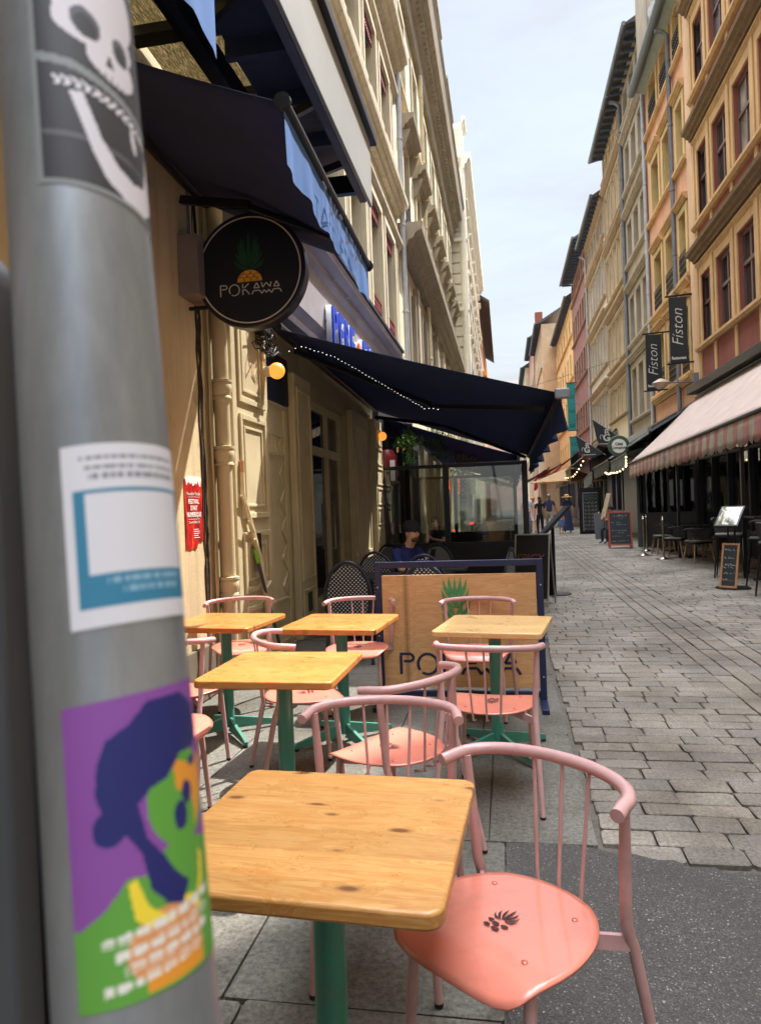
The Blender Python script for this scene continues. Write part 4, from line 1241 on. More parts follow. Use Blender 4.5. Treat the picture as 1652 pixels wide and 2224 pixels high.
M_CST = plaster('yellow limestone', srgb(212, 204, 178), .22, .6, bmp=.15, dirtcol=srgb(96, 90, 84))
M_DST = plaster('weathered moulding', srgb(160, 150, 132), .55, .8, bmp=.25, dirtcol=srgb(58, 58, 62))
ch = thing('pedimented_house', 'pale yellow stone house with heavy window hoods, long grey balcony shelf and deep cornice', 'house', (LX, 28, 0))
cy = [17.9, 20.75, 23.6, 26.45, 29.3, 32.15, 35.0]
CW = 1.15
holes = [(y+.55, y+.55+CW, c, e) for y in cy for c, e in ((.2, 3.6), (4.6, 7.2), (8.9, 11.0), (12.6, 14.6))]
house_block(ch, LX, 17.3, 38, 0, 17.2, holes, .35, -1, M_CST)
M_SHUT = plain('grey blue shutters', srgb(84, 92, 112), .5)
for y in cy:
    a, b_ = y+.55, y+.55+CW
    for c, e in ((4.6, 7.2), (8.9, 11.0), (12.6, 14.6)): win(ch, LX, a, b_, c, e, .26, -1, M_SHUT, M_GL, 2, 3, fw=.08)
    hd = MB(); belt(hd, LX, a-.35, b_+.35, 11.15, CORN(.42, .36), -1); hd.build('window_hood', M_DST, ch)
    for yy in (a-.26, b_+.14):
        q = MB(); q.prism([(LX, yy, 10.6), (LX+.12, yy, 10.7), (LX+.3, yy, 11.15), (LX, yy, 11.15)], (0, .12, 0)); q.build('console', M_DST, ch)
    q = MB(); q.box(LX, LX+.07, a-.14, a-.01, 8.9, 11.1); q.box(LX, LX+.07, b_+.01, b_+.14, 8.9, 11.1); q.box(LX, LX+.06, a-.14, a-.01, 12.5, 14.7); q.box(LX, LX+.06, b_+.01, b_+.14, 12.5, 14.7); q.box(LX-.002, LX+.064, a-.143, b_+.143, 14.69, 14.85); q.box(LX-.002, LX+.074, a-.143, b_+.143, 11.09, 11.16); q.box(LX+.001, LX+.055, a-.12, a-.03, 11.1, 12.6); q.box(LX+.001, LX+.055, b_+.03, b_+.12, 11.1, 12.6)
    q.build('architrave', M_CST, ch, bevel=.015)
    iron(ch, LX+.06, a, b_, 8.92, 9.75, -1, M_IRON, 'window_guard', .8, .014)
    q = MB(); q.box(LX, LX+.16, b_+.34, b_+.8, 4.5, 7.6); q.box(LX, LX+.12, a-.12, a-.01, 4.5, 7.3); q.box(LX, LX+.12, b_+.01, b_+.12, 4.5, 7.3); q.build('pier', M_DST if y < 25 else M_CST, ch, bevel=.02)
q = MB(); belt(q, LX, 17.3, 36.5, 7.85, CORN(.62, .55), -1); q.build('balcony_shelf', M_DST, ch)
q = MB(); belt(q, LX, 17.3, 38.2, 12.05, CORN(.16, .2), -1); q.build('string_course', M_CST, ch)
q = MB(); belt(q, LX, 17.0, 37.9, 15.4, [(-.01, 0), (.15, 0), (.18, .5), (.3, .6), (.34, .9), (.62, 1.1), (.7, 1.5), (.78, 1.7), (-.01, 1.75)], -1); q.build('main_cornice', M_DST, ch)
dn = MB(); y = 17.2
while y < 37.8: dn.box(LX+.30, LX+.44, y, y+.13, 16.05, 16.2); y += .27
dn.build('dentils', M_DST, ch)['kind'] = 'stuff'
q = MB(); q.box(LX-3, LX+.1, 17.3, 37.8, 17.15, 18.4); q.build('attic', M_CST, ch)
for (a, b_) in ((17.2, 21), (23.5, 27.3), (30, 33.4)):
    q = MB(); q.box(LX-.5, LX+.42, a, b_, 17.16, 19.1); belt(q, LX+.42, a-.1, b_+.1, 19.1, CORN(.2, .3), -1); q.box(LX-.55, LX+.425, a-.1, b_+.1, 19.1, 19.38); q.build('dormer_block', M_DST, ch)
pipe('zinc_drainpipe', 'shiny pale zinc drainpipe running down between the beige and the yellow stone houses', LX+.14, 17.2, 2.9, 15.3, M_ZINCL, .065, -1)
pipe('cream_drainpipe', 'cream painted drainpipe halfway along the yellow stone house', LX+.14, 22.9, 2.9, 15.3, M_CREAM, .065, -1)

dh = thing('rusticated_house', 'cream white corner house with grooved quoins and curved pilasters, beyond the deep cornice', 'house', (LX, 50, 0))
M_DWH = plaster('cream white stone', srgb(214, 206, 186), .12, .4, bmp=.1)
M_DW2 = plain('white moulding', srgb(232, 226, 208), .7, var=.06)
DX = -1.72
dys = [39.6+i*2.6 for i in range(9)]
holes = [(y, y+1.15, c, e) for y in dys for c, e in ((4.6, 7.0), (8.6, 11.0), (12.5, 14.7), (16.2, 18.0))]
house_block(dh, DX, 38.2, 62, 0, 21.5, holes, .3, -1, M_DWH)
for y in dys:
    for c, e in ((4.6, 7.0), (8.6, 11.0), (12.5, 14.7), (16.2, 18.0)):
        win(dh, DX, y, y+1.15, c, e, .2, -1, M_WOODW, M_GL, 2, 2, fw=.08)
        q = MB(); belt(q, DX, y-.2, y+1.35, e+.085, CORN(.25, .2), -1); q.box(DX, DX+.09, y-.17, y-.02, c, e+.1); q.box(DX, DX+.09, y+1.17, y+1.32, c, e+.1); q.build('architrave', M_DW2, dh)
    for c in (8.62, 12.52): iron(dh, DX+.12, y, y+1.15, c, c+.8, -1, M_IRON, 'window_guard', .6, .014)
q = MB(); z = 2.6
while z < 19.2:
    q.box(LX-.2, DX+.04, 38.12, 38.2, z, z+.48); z += .56
q.build('quoins', M_DWH, dh, bevel=.03)
for z, o_, h in ((7.6, .25, .3), (8.25, .12, .15), (11.6, .25, .3), (12.1, .12, .15), (15.3, .25, .3), (19.3, .55, .8)):
    q = MB(); belt(q, DX, 38.05, 62, z, CORN(o_, h), -1); q.box(LX-.2, DX, 38.2-o_, 38.2, z+h*.5, z+h); q.build('cornice', M_DW2, dh)
MB().tube([(DX, 38.2, 2), (DX, 38.2, 19.3)], .2, 16).build('corner_column', M_DW2, dh, smooth=60)
for y in (39, 45, 51, 57):
    q = MB(); q.box(DX-.6, DX+.1, y, y+1.5, 20.1, 22.2+.3*((y // 6) % 2)); belt(q, DX+.1, y-.1, y+1.6, 22.2, CORN(.2, .3), -1); q.build('dormer', M_DW2, dh)

eh = thing('tiled_eave_house', 'pinkish house with a deep tiled brown eave, farthest on the left side', 'house', (-2, 78, 0))
M_PKR = plaster('faded pink render', srgb(196, 158, 134), .3, .4)
M_TILE = plain('dark brown eave', srgb(84, 78, 76), .8, var=.3, scale=3)
holes = [(y, y+1.2, c, c+2) for y in [64+i*2.8 for i in range(8)] for c in (5, 8.4, 11.8, 15.2)]
house_block(eh, -1.75, 62.2, 88, 0, 19.2, holes, .25, -1, M_PKR)
for h in holes: win(eh, -1.75, *h, .18, -1, M_WOODW, M_GL, 2, 2, fw=.09)
q = MB(); q.prism([(-.75, 61.6, 18.7), (-.75, 61.6, 18.85), (-3.5, 61.6, 20.8), (-3.5, 61.6, 20.5)], (0, 27, 0)); q.build('roof', M_TILE, eh)
q = MB(); q.box(-1.74, -1.2, 62.5, 75, 12.6, 13.0); q.box(-1.3, -1.2, 62.5, 75, 13, 13.9); q.build('balcony', plain('orange balcony board', srgb(196, 138, 84), .7), eh)

# ================================================================ right side houses
RX = 5.8
M_GLC = glassy('glass over pale curtain', srgb(150, 146, 136), .06)
M_GLP = glassy('glass over grey blind', srgb(92, 96, 98), .05)
M_OCH = plaster('ochre stone trim', srgb(204, 168, 122), .3, .5, bmp=.15, dirtcol=srgb(112, 76, 46))
M_RED = plaster('oxblood render', srgb(152, 94, 84), .12, .8, bmp=.15, dirtcol=srgb(96, 60, 52))
M_BRW = plain('brown window paint', srgb(104, 80, 76), .4, var=.08)
M_LED2 = plaster('mossy ledge', srgb(128, 108, 84), .7, .6, bmp=.5, dirtcol=srgb(48, 44, 36))
M_CORNER = plaster('peach corner render', srgb(216, 180, 146), .15, .4, bmp=.1)
M_OWFN = plain('white window paint', srgb(190, 190, 184), .5)
rh = thing('red_panelled_house', 'oxblood red house with ochre pilasters and tall brown windows, largest on the right', 'house', (RX, 17, 0))
rb = [(20.9, 22.0), (19.15, 20.35), (17.4, 18.6), (15.65, 16.85), (13.9, 15.1), (12.1, 13.3)]
rfl = [(5.82, 7.78), (9.35, 11.35), (13.05, 15.0)]
holes = [(a, b_, c, e) for a, b_ in rb for c, e in rfl]
house_block(rh, RX, 11.35, 22.15, 0, 16.0, holes, .2, 1, M_RED)
pil = MB()
for (c, e) in rfl:
    for a, b_ in rb:
        win(rh, RX, a, b_, c, e, .12, 1, M_BRW, random.choice((M_GL, M_GL, M_GLC, M_GLP)), 2, 1, transom=c+(e-c)*.6, fw=.085, thick=.09, mw=.06)
for i in range(len(rb)):
    y = rb[i][1]+(.03 if i == 0 else .0); w_ = (rb[i-1][0]-rb[i][1]) if i else .3
    yc = (rb[i-1][0]+rb[i][1])/2 if i else 22.14
    yc = yc if i else 22.1
    for z0, z1 in ((4.4, 5.68), (5.85, 8.05), (8.7, 9.2), (9.4, 11.6), (12.2, 12.9), (13.08, 15.3), (15.75, 15.95)):
        win_zone = (z1-z0) > 1.4 and z0 > 5.7
        hw = .27 if win_zone else .10
        p_ = MB(); p_.box(RX-.05, RX, yc-hw, yc+hw, z0, z1)
        if win_zone: p_.box(RX-.09, RX-.05, yc-.1, yc+.1, z0, z1)
        p_.build('pilaster', M_OCH, rh, bevel=.012)
for (c, e) in rfl:
    q = MB(); belt(q, RX, 11.35, 22.25, c-.17, SILL(.16, .15), 1); q.build('sill_course', M_OCH, rh)
    q = MB(); q.box(RX-.045, RX, 11.35, 22.1, e+.02, e+.25); belt(q, RX, 11.35, 22.2, e+.28, CORN(.1, .14), 1); q.build('lintel_course', M_OCH, rh)
    q = MB(); belt(q, RX, 11.35, 22.3, e+.5, CORN(.34, .3), 1); q.build('cornice', M_LED2, rh)
q = MB(); q.box(RX-.06, RX+3, 22.16, 22.85, 0, 17.4); q.build('corner_strip', M_CORNER, rh, bevel=.01)
nh = thing('unseen_near_house', 'tall cream house beside the camera on the right, out of view, added and sized to shade the tables', 'house', (RX, 0, 0))  # unseen block; height and far end set so its shadow covers the nearest table
hs_ = [(y, y+1.1, c, c+2) for y in [-12.2+i*1.95 for i in range(12)] for c in (5.8, 9.4, 13, 16.4)]
house_block(nh, RX, -13, 11.3, 0, 19.2, hs_, .3, 1, plaster('warm near render', srgb(214, 190, 150), .15, .4))
for h in hs_: win(nh, RX, *h, .2, 1, M_OWFN, M_GL, 2, 3, fw=.07)

M_ORR = plaster('peach orange render', srgb(212, 162, 130), .12, .55, bmp=.12, dirtcol=srgb(150, 96, 66))
M_YEL = plaster('mustard stone', srgb(202, 178, 126), .12, .4, bmp=.1)
oh = thing('orange_house', 'peach orange house with mustard window surrounds and a big rounded gutter', 'house', (RX, 26, 0))
ob = [(23.3, 24.1), (24.85, 26.0), (26.75, 27.9)]
ofl = [(5.32, 7.35), (8.3, 10.3), (11.85, 13.75), (15.2, 16.75)]
holes = [(a, b_, c, e) for a, b_ in ob for c, e in ofl]
house_block(oh, RX, 22.86, 28.75, 0, 17.1, holes, .42, 1, M_ORR)
M_OWF = plain('grey blue window paint', srgb(128, 134, 132), .5)
for a, b_ in ob:
    for n_, (c, e) in enumerate(ofl):
        win(oh, RX, a, b_, c, e, .34, 1, M_OWF if n_ != 1 else M_BRW, random.choice((M_GL, M_GLC)), 2, 3, fw=.06)
        q = MB(); q.box(RX-.05, RX, a-.2, a-.001, c, e+.2); q.box(RX-.05, RX, b_+.001, b_+.2, c, e+.2); q.box(RX-.05, RX, a, b_, e+.001, e+.2)
        q.box(RX+.0, RX+.33, a, a+.02, c, e); q.box(RX, RX+.33, b_-.02, b_, c, e); q.build('surround', M_YEL, oh, bevel=.01)
        if n_ in (0, 1, 3): iron(oh, RX-.07, a, b_, c-.02, c+.78, 1, M_IRON, 'window_guard', 1.0, .012)
        if n_ in (0, 1, 2):
            q = MB(); belt(q, RX, a-.25, b_+.25, e+.25, CORN(.2, .2), 1); q.build('window_hood', M_OCH, oh)
for c, e in ofl:
    q = MB(); belt(q, RX, 22.9, 28.7, c-.16, SILL(.14, .14), 1); q.build('sill_course', M_OCH, oh)
for c in (8.3, 5.3):
    q = MB(); belt(q, RX, 23, 28.6, c-.34, CORN(.2, .2), 1); q.build('balcony_moulding', M_OCH, oh)
M_GUT = plain('zinc gutter', srgb(112, 122, 130), .45, metal=.4, var=.12)
M_SOF = plain('pale green soffit', srgb(150, 160, 152), .7)
q = MB(); q.tube([(RX-.5, 22.9, 16.98), (RX-.5, 28.75, 16.98)], .15, 16); q.build('gutter', M_GUT, oh, smooth=60)
q = MB(); q.prism([(RX-.4, 22.9, 17.0), (RX, 22.9, 16.85), (RX+.0, 22.9, 17.15), (RX-.4, 22.9, 17.1)], (0, 5.8, 0)); q.build('soffit', M_SOF, oh)
q = MB(); q.prism([(RX-.45, 22.9, 17.12), (RX+3, 22.9, 19.2), (RX+3, 22.9, 19.0), (RX, 22.9, 17.1)], (0, 5.8, 0)); q.build('roof', M_TILE, oh)
M_GRY = plaster('taupe render', srgb(172, 160, 142), .3, .85, bmp=.15, dirtcol=srgb(108, 98, 82))
q = MB(); q.box(RX-.25, RX+2.5, 26.8, 28.7, 17.2, 22.0); q.build('dormer', M_GRY, oh)
q = MB(); q.lathe([(.5, 0), (.52, .1)], c=(RX+.3, 26.72, 18.7), ax=(0, 1, 0), n=24); q.build('dormer_window', M_WOODW, oh, smooth=40)
pipe('grey_drainpipe', 'dark grey drainpipe crossing the peach orange house beside its balconies', RX-.12, 24.45, 3.9, 16.4, M_ZINC, .07, 1, .38)
pipe('pale_drainpipe', 'pale grey drainpipe on the seam of the orange and the taupe houses', RX-.1, 28.8, 3.9, 17.0, M_ZINCL, .07, 1)

def right_house(name, label, y0, y1, ztop, floors_, bays_, wallm, trim, framem, d=.3, grid=(2, 3), transom=False, lintel=True, eave=None, eavez=None, wl=None, band=None, hood=True):
    t = thing(name, label, 'house', (RX, (y0+y1)/2, 0))
    holes = [(a, b_, c, e) for a, b_ in bays_ for c, e in floors_]
    house_block(t, RX, y0, y1, 0, ztop, holes, d, 1, wallm)
    for c, e in floors_:
        for a, b_ in bays_:
            win(t, RX, a, b_, c, e, d*.75, 1, framem, random.choice((M_GL, M_GL, M_GLC, M_GLP)), grid[0], grid[1], transom=(c+(e-c)*.6) if transom else None, fw=.07, mw=.05)
        q = MB(); belt(q, RX, y0+.03, y1-.03, c-.17, SILL(.16, .15), 1); q.build('sill_course', trim, t)
        q = MB(); q.box(RX-.03, RX, y0+.05, y1-.05, e+.01, e+.2)
        for i in range(len(bays_)+1):
            ya = y0+.05 if i == 0 else bays_[i-1][1]+.005
            yb = y1-.05 if i == len(bays_) else bays_[i][0]-.005
            q.box(RX-.032, RX, ya, yb, c-.01, e)
        q.build('window_strip', trim, t)
        if hood:
            q = MB(); belt(q, RX, y0+.05, y1-.05, e+.32, CORN(.24, .26), 1); q.build('lintel_moulding', trim, t)
    if eave:
        q = MB(); q.prism([(RX-eave, y0-.1, eavez), (RX-eave, y0-.1, eavez+.07), (RX+3, y0-.1, eavez+2.2), (RX+3, y0-.1, eavez+2.0), (RX, y0-.1, eavez+.12)], (0, y1-y0+.15, 0)); q.build('roof', M_TILE, t)
        y = y0+.2
        rf = MB()
        while y < y1-.1:
            k = MB(); k.box(RX-eave+.08, RX+.02, y, y+.12, eavez-.12, eavez-.005); k.build('rafter', M_EAV, t); y += .62
        q = MB(); q.tube([(RX-eave-.06, y0-.1, eavez+.05), (RX-eave-.06, y1, eavez+.05)], .09, 10); q.build('gutter', M_GUT, t, smooth=60)
    return t
M_GLC = glassy('glass over pale curtain', srgb(150, 146, 136), .06)
M_GLP = glassy('glass over grey blind', srgb(92, 96, 98), .05)
M_EAV = plain('blue grey eave timber', srgb(70, 82, 100), .8, var=.2)
sp = lambda y0, y1, n, w_, m_=.35: [(y0+m_+(y1-y0-2*m_)*(i+.5)/n-w_/2, y0+m_+(y1-y0-2*m_)*(i+.5)/n+w_/2) for i in range(n)]
M_CRW = plaster('cream render', srgb(216, 202, 172), .15, .5, bmp=.1)
M_TAUP = plaster('taupe stone trim', srgb(166, 144, 118), .3, .5, bmp=.12)
M_TANF = plain('tan window paint', srgb(188, 158, 122), .6)
gh = right_house('taupe_house', 'taupe grey house with tall white casements standing open between two drainpipes', 28.85, 33.6, 19.9, [(4.95, 7.15), (8.3, 10.3), (11.85, 13.6), (15.1, 16.95), (18.1, 19.4)], sp(28.85, 33.6, 3, 1.0, .1), M_GRY, M_GRY, M_WOODW, d=.4, grid=(2, 4), eave=.62, eavez=19.7)
pipe('dark_drainpipe', 'long dark drainpipe between the taupe house and the cream house', RX-.12, 33.7, 4.2, 19.2, M_ZINC, .085, 1, .4)
right_house('cream_grid_house', 'cream house with broad bands of many small tan window lights', 33.8, 40.1, 19.9, [(5.6, 7.1), (8.25, 10.5), (11.75, 14.1), (15.15, 17.4), (18.45, 19.5)], sp(33.8, 40.1, 5, .98, .15), M_CRW, M_TAUP, M_TANF, d=.2, grid=(2, 1), transom=True, eave=.62, eavez=19.7)
M_WHR = plaster('off white render', srgb(214, 208, 196), .1, .35, bmp=.1)
right_house('white_banded_house', 'off white house with ochre framed windows in dense rows', 40.2, 48.3, 17.9, [(5.3, 7.5), (8.95, 11.3), (12.65, 14.9), (15.95, 17.3)], sp(40.2, 48.3, 6, 1.0, .3), M_WHR, M_TAUP, plain('slate window paint', srgb(96, 104, 112), .5), d=.22, grid=(2, 2), eave=.6, eavez=17.9)
pipe('white_drainpipe', 'thin white drainpipe between the off white and the maroon houses', RX-.1, 48.4, 4.4, 17.2, M_ZINCL, .07, 1, .4)
M_MAR = plaster('maroon render', srgb(148, 110, 108), .15, .7, bmp=.1, dirtcol=srgb(92, 64, 62))
M_MTR = plaster('maroon house stone', srgb(146, 116, 100), .2, .5)
right_house('maroon_house', 'dull maroon house with stone framed windows in groups, beyond the off white one', 48.5, 58.9, 18.6, [(6.5, 8.3), (10.3, 12.1), (13.7, 15.5), (16.9, 18.2)], sp(48.5, 58.9, 6, 1.05, .4), M_MAR, M_MTR, M_BRW, d=.25, grid=(2, 3), eave=.8, eavez=18.7, hood=False)
M_SAF = plaster('saffron render', srgb(220, 186, 132), .1, .3)
right_house('saffron_house', 'bright saffron yellow house behind the teal banners', 59.1, 76.8, 17.6, [(4.6, 6.6), (8.2, 10.2), (11.6, 13.6), (15, 16.4)], sp(59.1, 76.8, 6, 1.0, .8), M_SAF, M_SAF, M_OWF, d=.2, grid=(2, 2), eave=.5, eavez=17.8, hood=False)
M_TAN = plaster('tan gable render', srgb(204, 178, 144), .25, .4, dirtcol=srgb(120, 84, 60), bmp=.2)
def far_house(name, label, X, y0, y1, z, wallm, trim, nb, zroof=1.2):
    global RX
    o_ = RX; RX = X
    t = right_house(name, label, y0, y1, z, [(5, 7.4), (8.8, 11), (12.4, 14.4), (15.8, 17.6)], sp(y0, y1, nb, 1.1, .4), wallm, trim, M_TANF, d=.18, grid=(2, 2), eave=.6, eavez=z, hood=False)
    RX = o_
    return t
far_house('tan_gable_house', 'tan house whose blank stained gable faces down the street', 4.35, 77, 93, 20.2, M_TAN, M_CRW, 6)
far_house('brick_red_house', 'narrow faded house with a brick chimney beyond the tan gable', 4.2, 93.2, 108, 22.5, M_PKR, M_TAUP, 5)
far_house('distant_cream_house', 'distant cream house stepping further into the street', 3.6, 108.3, 138, 21.5, M_CRW, M_TAUP, 9)
q = MB(); q.box(4.9, 5.9, 100, 101.2, 22, 27.5); sset(q.build('brick_chimney', plaster('old brick', srgb(140, 84, 70), .4, .4)), 'tall brick chimney stack against the sky at the far end of the street', 'chimney')
ph = thing('pink_end_house', 'dusty pink house closing the street at the far end', 'house', (0, 150, 0))
q = MB(); q.box(-8, 9, 146, 152, 0, 24.5); q.build('wall', plaster('dusty pink render', srgb(208, 174, 166), .2, .3), ph)
q = MB(); q.prism([(-8.5, 145.4, 24.4), (9.5, 145.4, 24.4), (9.5, 150, 26.6), (-8.5, 150, 26.6)], (0, 0, .2)); q.build('roof', M_TILE, ph)
for x in (-5, -2.5, 0, 2.5):
    for z in (6, 10, 14, 18):
        q = MB(); q.box(x, x+1.1, 145.93, 145.99, z, z+2); f_ = q.build('window', M_OWF, ph)

# ================================================================ right side shopfronts and awnings
M_DKS = plain('dark blue shopfront', srgb(28, 32, 46), .45, var=.12, bmp=.05)
M_GRS = plain('grey shopfront', srgb(96, 98, 98), .6, var=.08)
M_LGS = plain('light grey shopfront', srgb(150, 150, 148), .6, var=.06)
sf = thing('dark_shopfront', 'near black glazed restaurant front in the shade of the striped awning', 'shopfront', (5.75, 16, 0))
q = MB(); q.box(5.55, 5.79, 8, 22.1, 0, .6); q.box(5.55, 5.79, 8, 22.1, 3.3, 4.35)
for y in (8, 9.4, 10.8, 12.3, 13.2, 14.7, 16.2, 17.6, 19.2, 20.6, 21.96): q.box(5.56, 5.785, y, y+.12, .6, 3.3)
q.box(5.57, 5.78, 8, 22.1, 2.5, 2.58); q.build('frame', M_DKS, sf, bevel=.01)
q = MB(); q.box(5.66, 5.68, 8.02, 22.0, .55, 3.35); q.build('glazing', M_GLB, sf)
M_TXG = plain('faint window lettering', srgb(120, 124, 130), .5)
text('Figlia', .62, frame((5.655, 15.7, 1.72), (0, -1, 0), (0, 0, 1)), M_TXG, sf, 'window_lettering', ext=.001, width=1.6, shear=.45)
for k, (y0, y1, mtl) in enumerate(((22.3, 27.6, M_GRS), (27.8, 33.6, M_LGS), (33.8, 40, M_DKS), (40.2, 48, M_GRS), (48.5, 58.8, M_DKS), (59.2, 76, M_DKS))):
    t = thing('shopfront', ['mid grey panelled terrace front behind the red framed chalkboard', 'light grey smooth shop wall beside the tall black menu panel', 'dark shopfront below the cream grid house', 'grey shopfront below the off white house', 'dark shopfront below the maroon house', 'dark shopfront below the saffron house'][k], 'shopfront', (5.7, y0, 0))
    q = MB(); xf_ = 5.3 if k == 1 else 5.55
    wall_holes(q, xf_, y0, y1, 0, 4.1, [(y0+.5+i*1.7, y0+1.8+i*1.7, .9, 2.9) for i in range(int((y1-y0)/1.8))] if k != 1 else [], .12, 1); q.box(xf_+.14, 5.79, y0, y1, 0, 4.1); q.quad((xf_, y0, 0), (5.79, y0, 0), (5.79, y0, 4.1), (xf_, y0, 4.1)); q.quad((xf_, y0, 4.1), (5.79, y0, 4.1), (5.79, y1, 4.1), (xf_, y1, 4.1))
    q.build('front', mtl, t)
    if k != 1:
        q = MB(); q.box(xf_+.10, xf_+.12, y0+.3, y1-.3, .8, 3.0); q.build('glazing', M_GLB, t)
# grey terrace side screen
ts = thing('terrace_screen', 'grey framed terrace side screen with dark glass beside the chalkboard', 'screen', (4.6, 22.3, 0))
q = MB()
for x in (3.86, 4.72, 5.48): q.box(x, x+.07, 22.2, 22.26, 0, 2.42)
for z in (0, .95, 2.36): q.box(3.93, 5.48, 22.205, 22.255, z, z+.06)
q.build('frame', M_GRS, ts, bevel=.005)
q = MB(); q.box(3.92, 5.5, 22.22, 22.24, .05, .96); q.build('panel', M_GRS, ts)
q = MB(); q.box(3.92, 5.5, 22.222, 22.236, 1.0, 2.38); q.build('pane', M_GLB, ts)

def striped(name, ca, cb, w, axis='Y', emis_=0, tr=.35):
    mt, nt, b = newmat(name); v = coords(nt)
    s_ = node(nt, 'ShaderNodeSeparateXYZ'); nt.links.new(v, s_.inputs[0])
    mm = node(nt, 'ShaderNodeMath', operation='DIVIDE'); nt.links.new(s_.outputs[axis], mm.inputs[0]); mm.inputs[1].default_value = w*2
    fr = node(nt, 'ShaderNodeMath', operation='FRACT'); nt.links.new(mm.outputs[0], fr.inputs[0])
    c = ramp(nt, fr.outputs[0], [(0, ca), (.48, ca), (.52, cb), (1, cb)])
    c = mixc(nt, 1, c, ramp(nt, noise(nt, v, 2.5, 5), [(.3, (.86, .86, .86)), (.7, (1.06, 1.06, 1.06))]), 'MULTIPLY')
    nt.links.new(c, b.inputs['Base Color']); b.inputs['Roughness'].default_value = .9
    t = node(nt, 'ShaderNodeBsdfTranslucent'); nt.links.new(c, t.inputs['Color'])
    ms = node(nt, 'ShaderNodeMixShader'); ms.inputs[0].default_value = tr
    nt.links.new(b.outputs[0], ms.inputs[1]); nt.links.new(t.outputs[0], ms.inputs[2]); nt.links.new(ms.outputs[0], nt.nodes['Material Output'].inputs['Surface'])
    return mt
M_STT = striped('pale pink canvas', srgb(222, 206, 194), srgb(212, 188, 178), .05, 'Y', tr=.25)
M_STV = striped('pink white stripes', srgb(212, 156, 146), srgb(214, 204, 184), .26, 'Y')
pa = awning('striped_awning', 'pale pink awning with a scalloped pink and cream striped valance', ((5.62, 7.5, 4.42), (5.62, 21.9, 4.36)), ((3.7, 7.5, 2.74), (3.7, 22.35, 2.50)), M_STT, M_STT, 0, 0, sag=.03, cas=True, val=False, barmat=M_BLK)
q = MB(); n = int(14.85/.26)
def scal(u, v_):
    y = 7.5+14.85*u; zt = 2.70-.24*u; f = (u*n) % 1
    return Vector((3.7-.02*math.sin(u*200)*v_-.02*v_, y, zt-v_*(.36+.07*math.sin(PI*f))))
q.grid(scal, n*6, 3); q.build('valance', M_STV, pa, smooth=180, solid=.003)
text('Figlia', .2, frame((3.665, 17.6, 2.30), (0, -1, 0), (0, 0, 1)), M_TXG, pa, 'lettering', ext=.001, shear=.35)
q = MB(); q.box(5.3, 5.76, 7.5, 22, 4.40, 4.62); q.build('cassette', M_BLK, pa, bevel=.02)
for y in (13.2, 17.9, 22.0):
    pp = thing('terrace_post', ['slim black post under the striped awning', 'middle slim black post under the striped awning', 'slim black post at the far end of the striped awning'][int((y-13)/4)], 'post', (4.05, y, 0), 'black awning posts')
    q = MB(); q.box(4.02, 4.08, y-.03, y+.03, 0, 2.75); q.build('post', M_BLK, pp)
awning('black_awning', 'black awning just past the striped one with a pale metal front bar', ((5.7, 22.5, 4.25), (5.7, 33.5, 4.15)), ((4.35, 22.5, 3.42), (4.25, 33.5, 3.0)), plain('black canvas', srgb(26, 27, 32), .9), M_AWN, 0, 0, sag=.02, val=False, barmat=M_ZINCL)
M_GCV = cloth('grey valance', srgb(120, 124, 122), srgb(120, 124, 120), .25); M_GCD = cloth('dark olive canvas', srgb(74, 76, 70), srgb(70, 72, 66), .2)
awning('grey_awning', 'small grey awning with light grey valance beyond the black awning', ((5.4, 24.2, 3.35), (5.4, 27.6, 3.3)), ((3.95, 24.2, 2.95), (3.95, 27.8, 2.85)), M_GCV, M_GCV, .42, .03, sag=.01)
awning('olive_awning', 'dark olive grey awning with small lettering next to the pirate flag', ((5.4, 28.0, 3.35), (5.4, 32.6, 3.3)), ((3.9, 28.0, 2.95), (3.9, 32.6, 2.85)), M_GCD, M_GCD, .45, .02, sag=.01)
awning('white_awning', 'pale drooping grey white awning above the tall menu panel', ((5.4, 33.2, 3.2), (5.4, 36.5, 3.1)), ((3.9, 33.2, 2.75), (3.9, 36.8, 2.5)), M_GCV, M_GCV, .5, .06, sag=.02)
M_BRN = cloth('brown canvas', srgb(104, 82, 72), srgb(100, 78, 68), .2)
awning('brown_awning', 'long brown awning sloping over the street before the saffron house', ((5.7, 38, 5.0), (5.7, 50, 4.8)), ((3.4, 38, 3.2), (3.4, 50, 3.0)), M_BRN, M_BRN, .7, .03, sag=.02)
M_CRM = cloth('crimson canvas', srgb(186, 34, 50), srgb(200, 30, 46), .3)
awning('crimson_awning', 'bright crimson awning peeking above the brown one', ((5.7, 51, 5.3), (5.7, 60, 5.1)), ((3.9, 51, 4.0), (3.9, 60, 3.8)), M_CRM, M_CRM, .2, .03)
awning('far_red_awning', 'small red awning with hanging corner at the far end of the street', ((5.0, 66, 4.8), (5.0, 72, 4.7)), ((2.9, 66, 3.8), (2.9, 72, 3.6)), M_CRM, M_CRM, 1.0, .1)
awning('far_white_awning', 'distant white awning edge catching light', ((4.6, 76, 5.0), (4.6, 92, 4.9)), ((2.4, 76, 3.8), (2.4, 92, 3.7)), M_GCV, M_LGS, .3, .03)
pu = thing('beige_parasol', 'wide flat beige parasol seen edge-on above the straw hatted woman', 'parasol', (3.6, 42, 0))
q = MB(); n = 8
for i in range(n):
    a, b_ = 2*PI*i/n, 2*PI*(i+1)/n
    q.add([(3.6, 42, 3.35), (3.6+2.1*math.cos(a), 42+2.1*math.sin(a), 2.55), (3.6+2.1*math.cos(b_), 42+2.1*math.sin(b_), 2.55)], [(0, 1, 2)])
q.build('canopy', cloth('beige canvas', srgb(206, 176, 136), srgb(214, 180, 136), .4), pu, solid=.02)
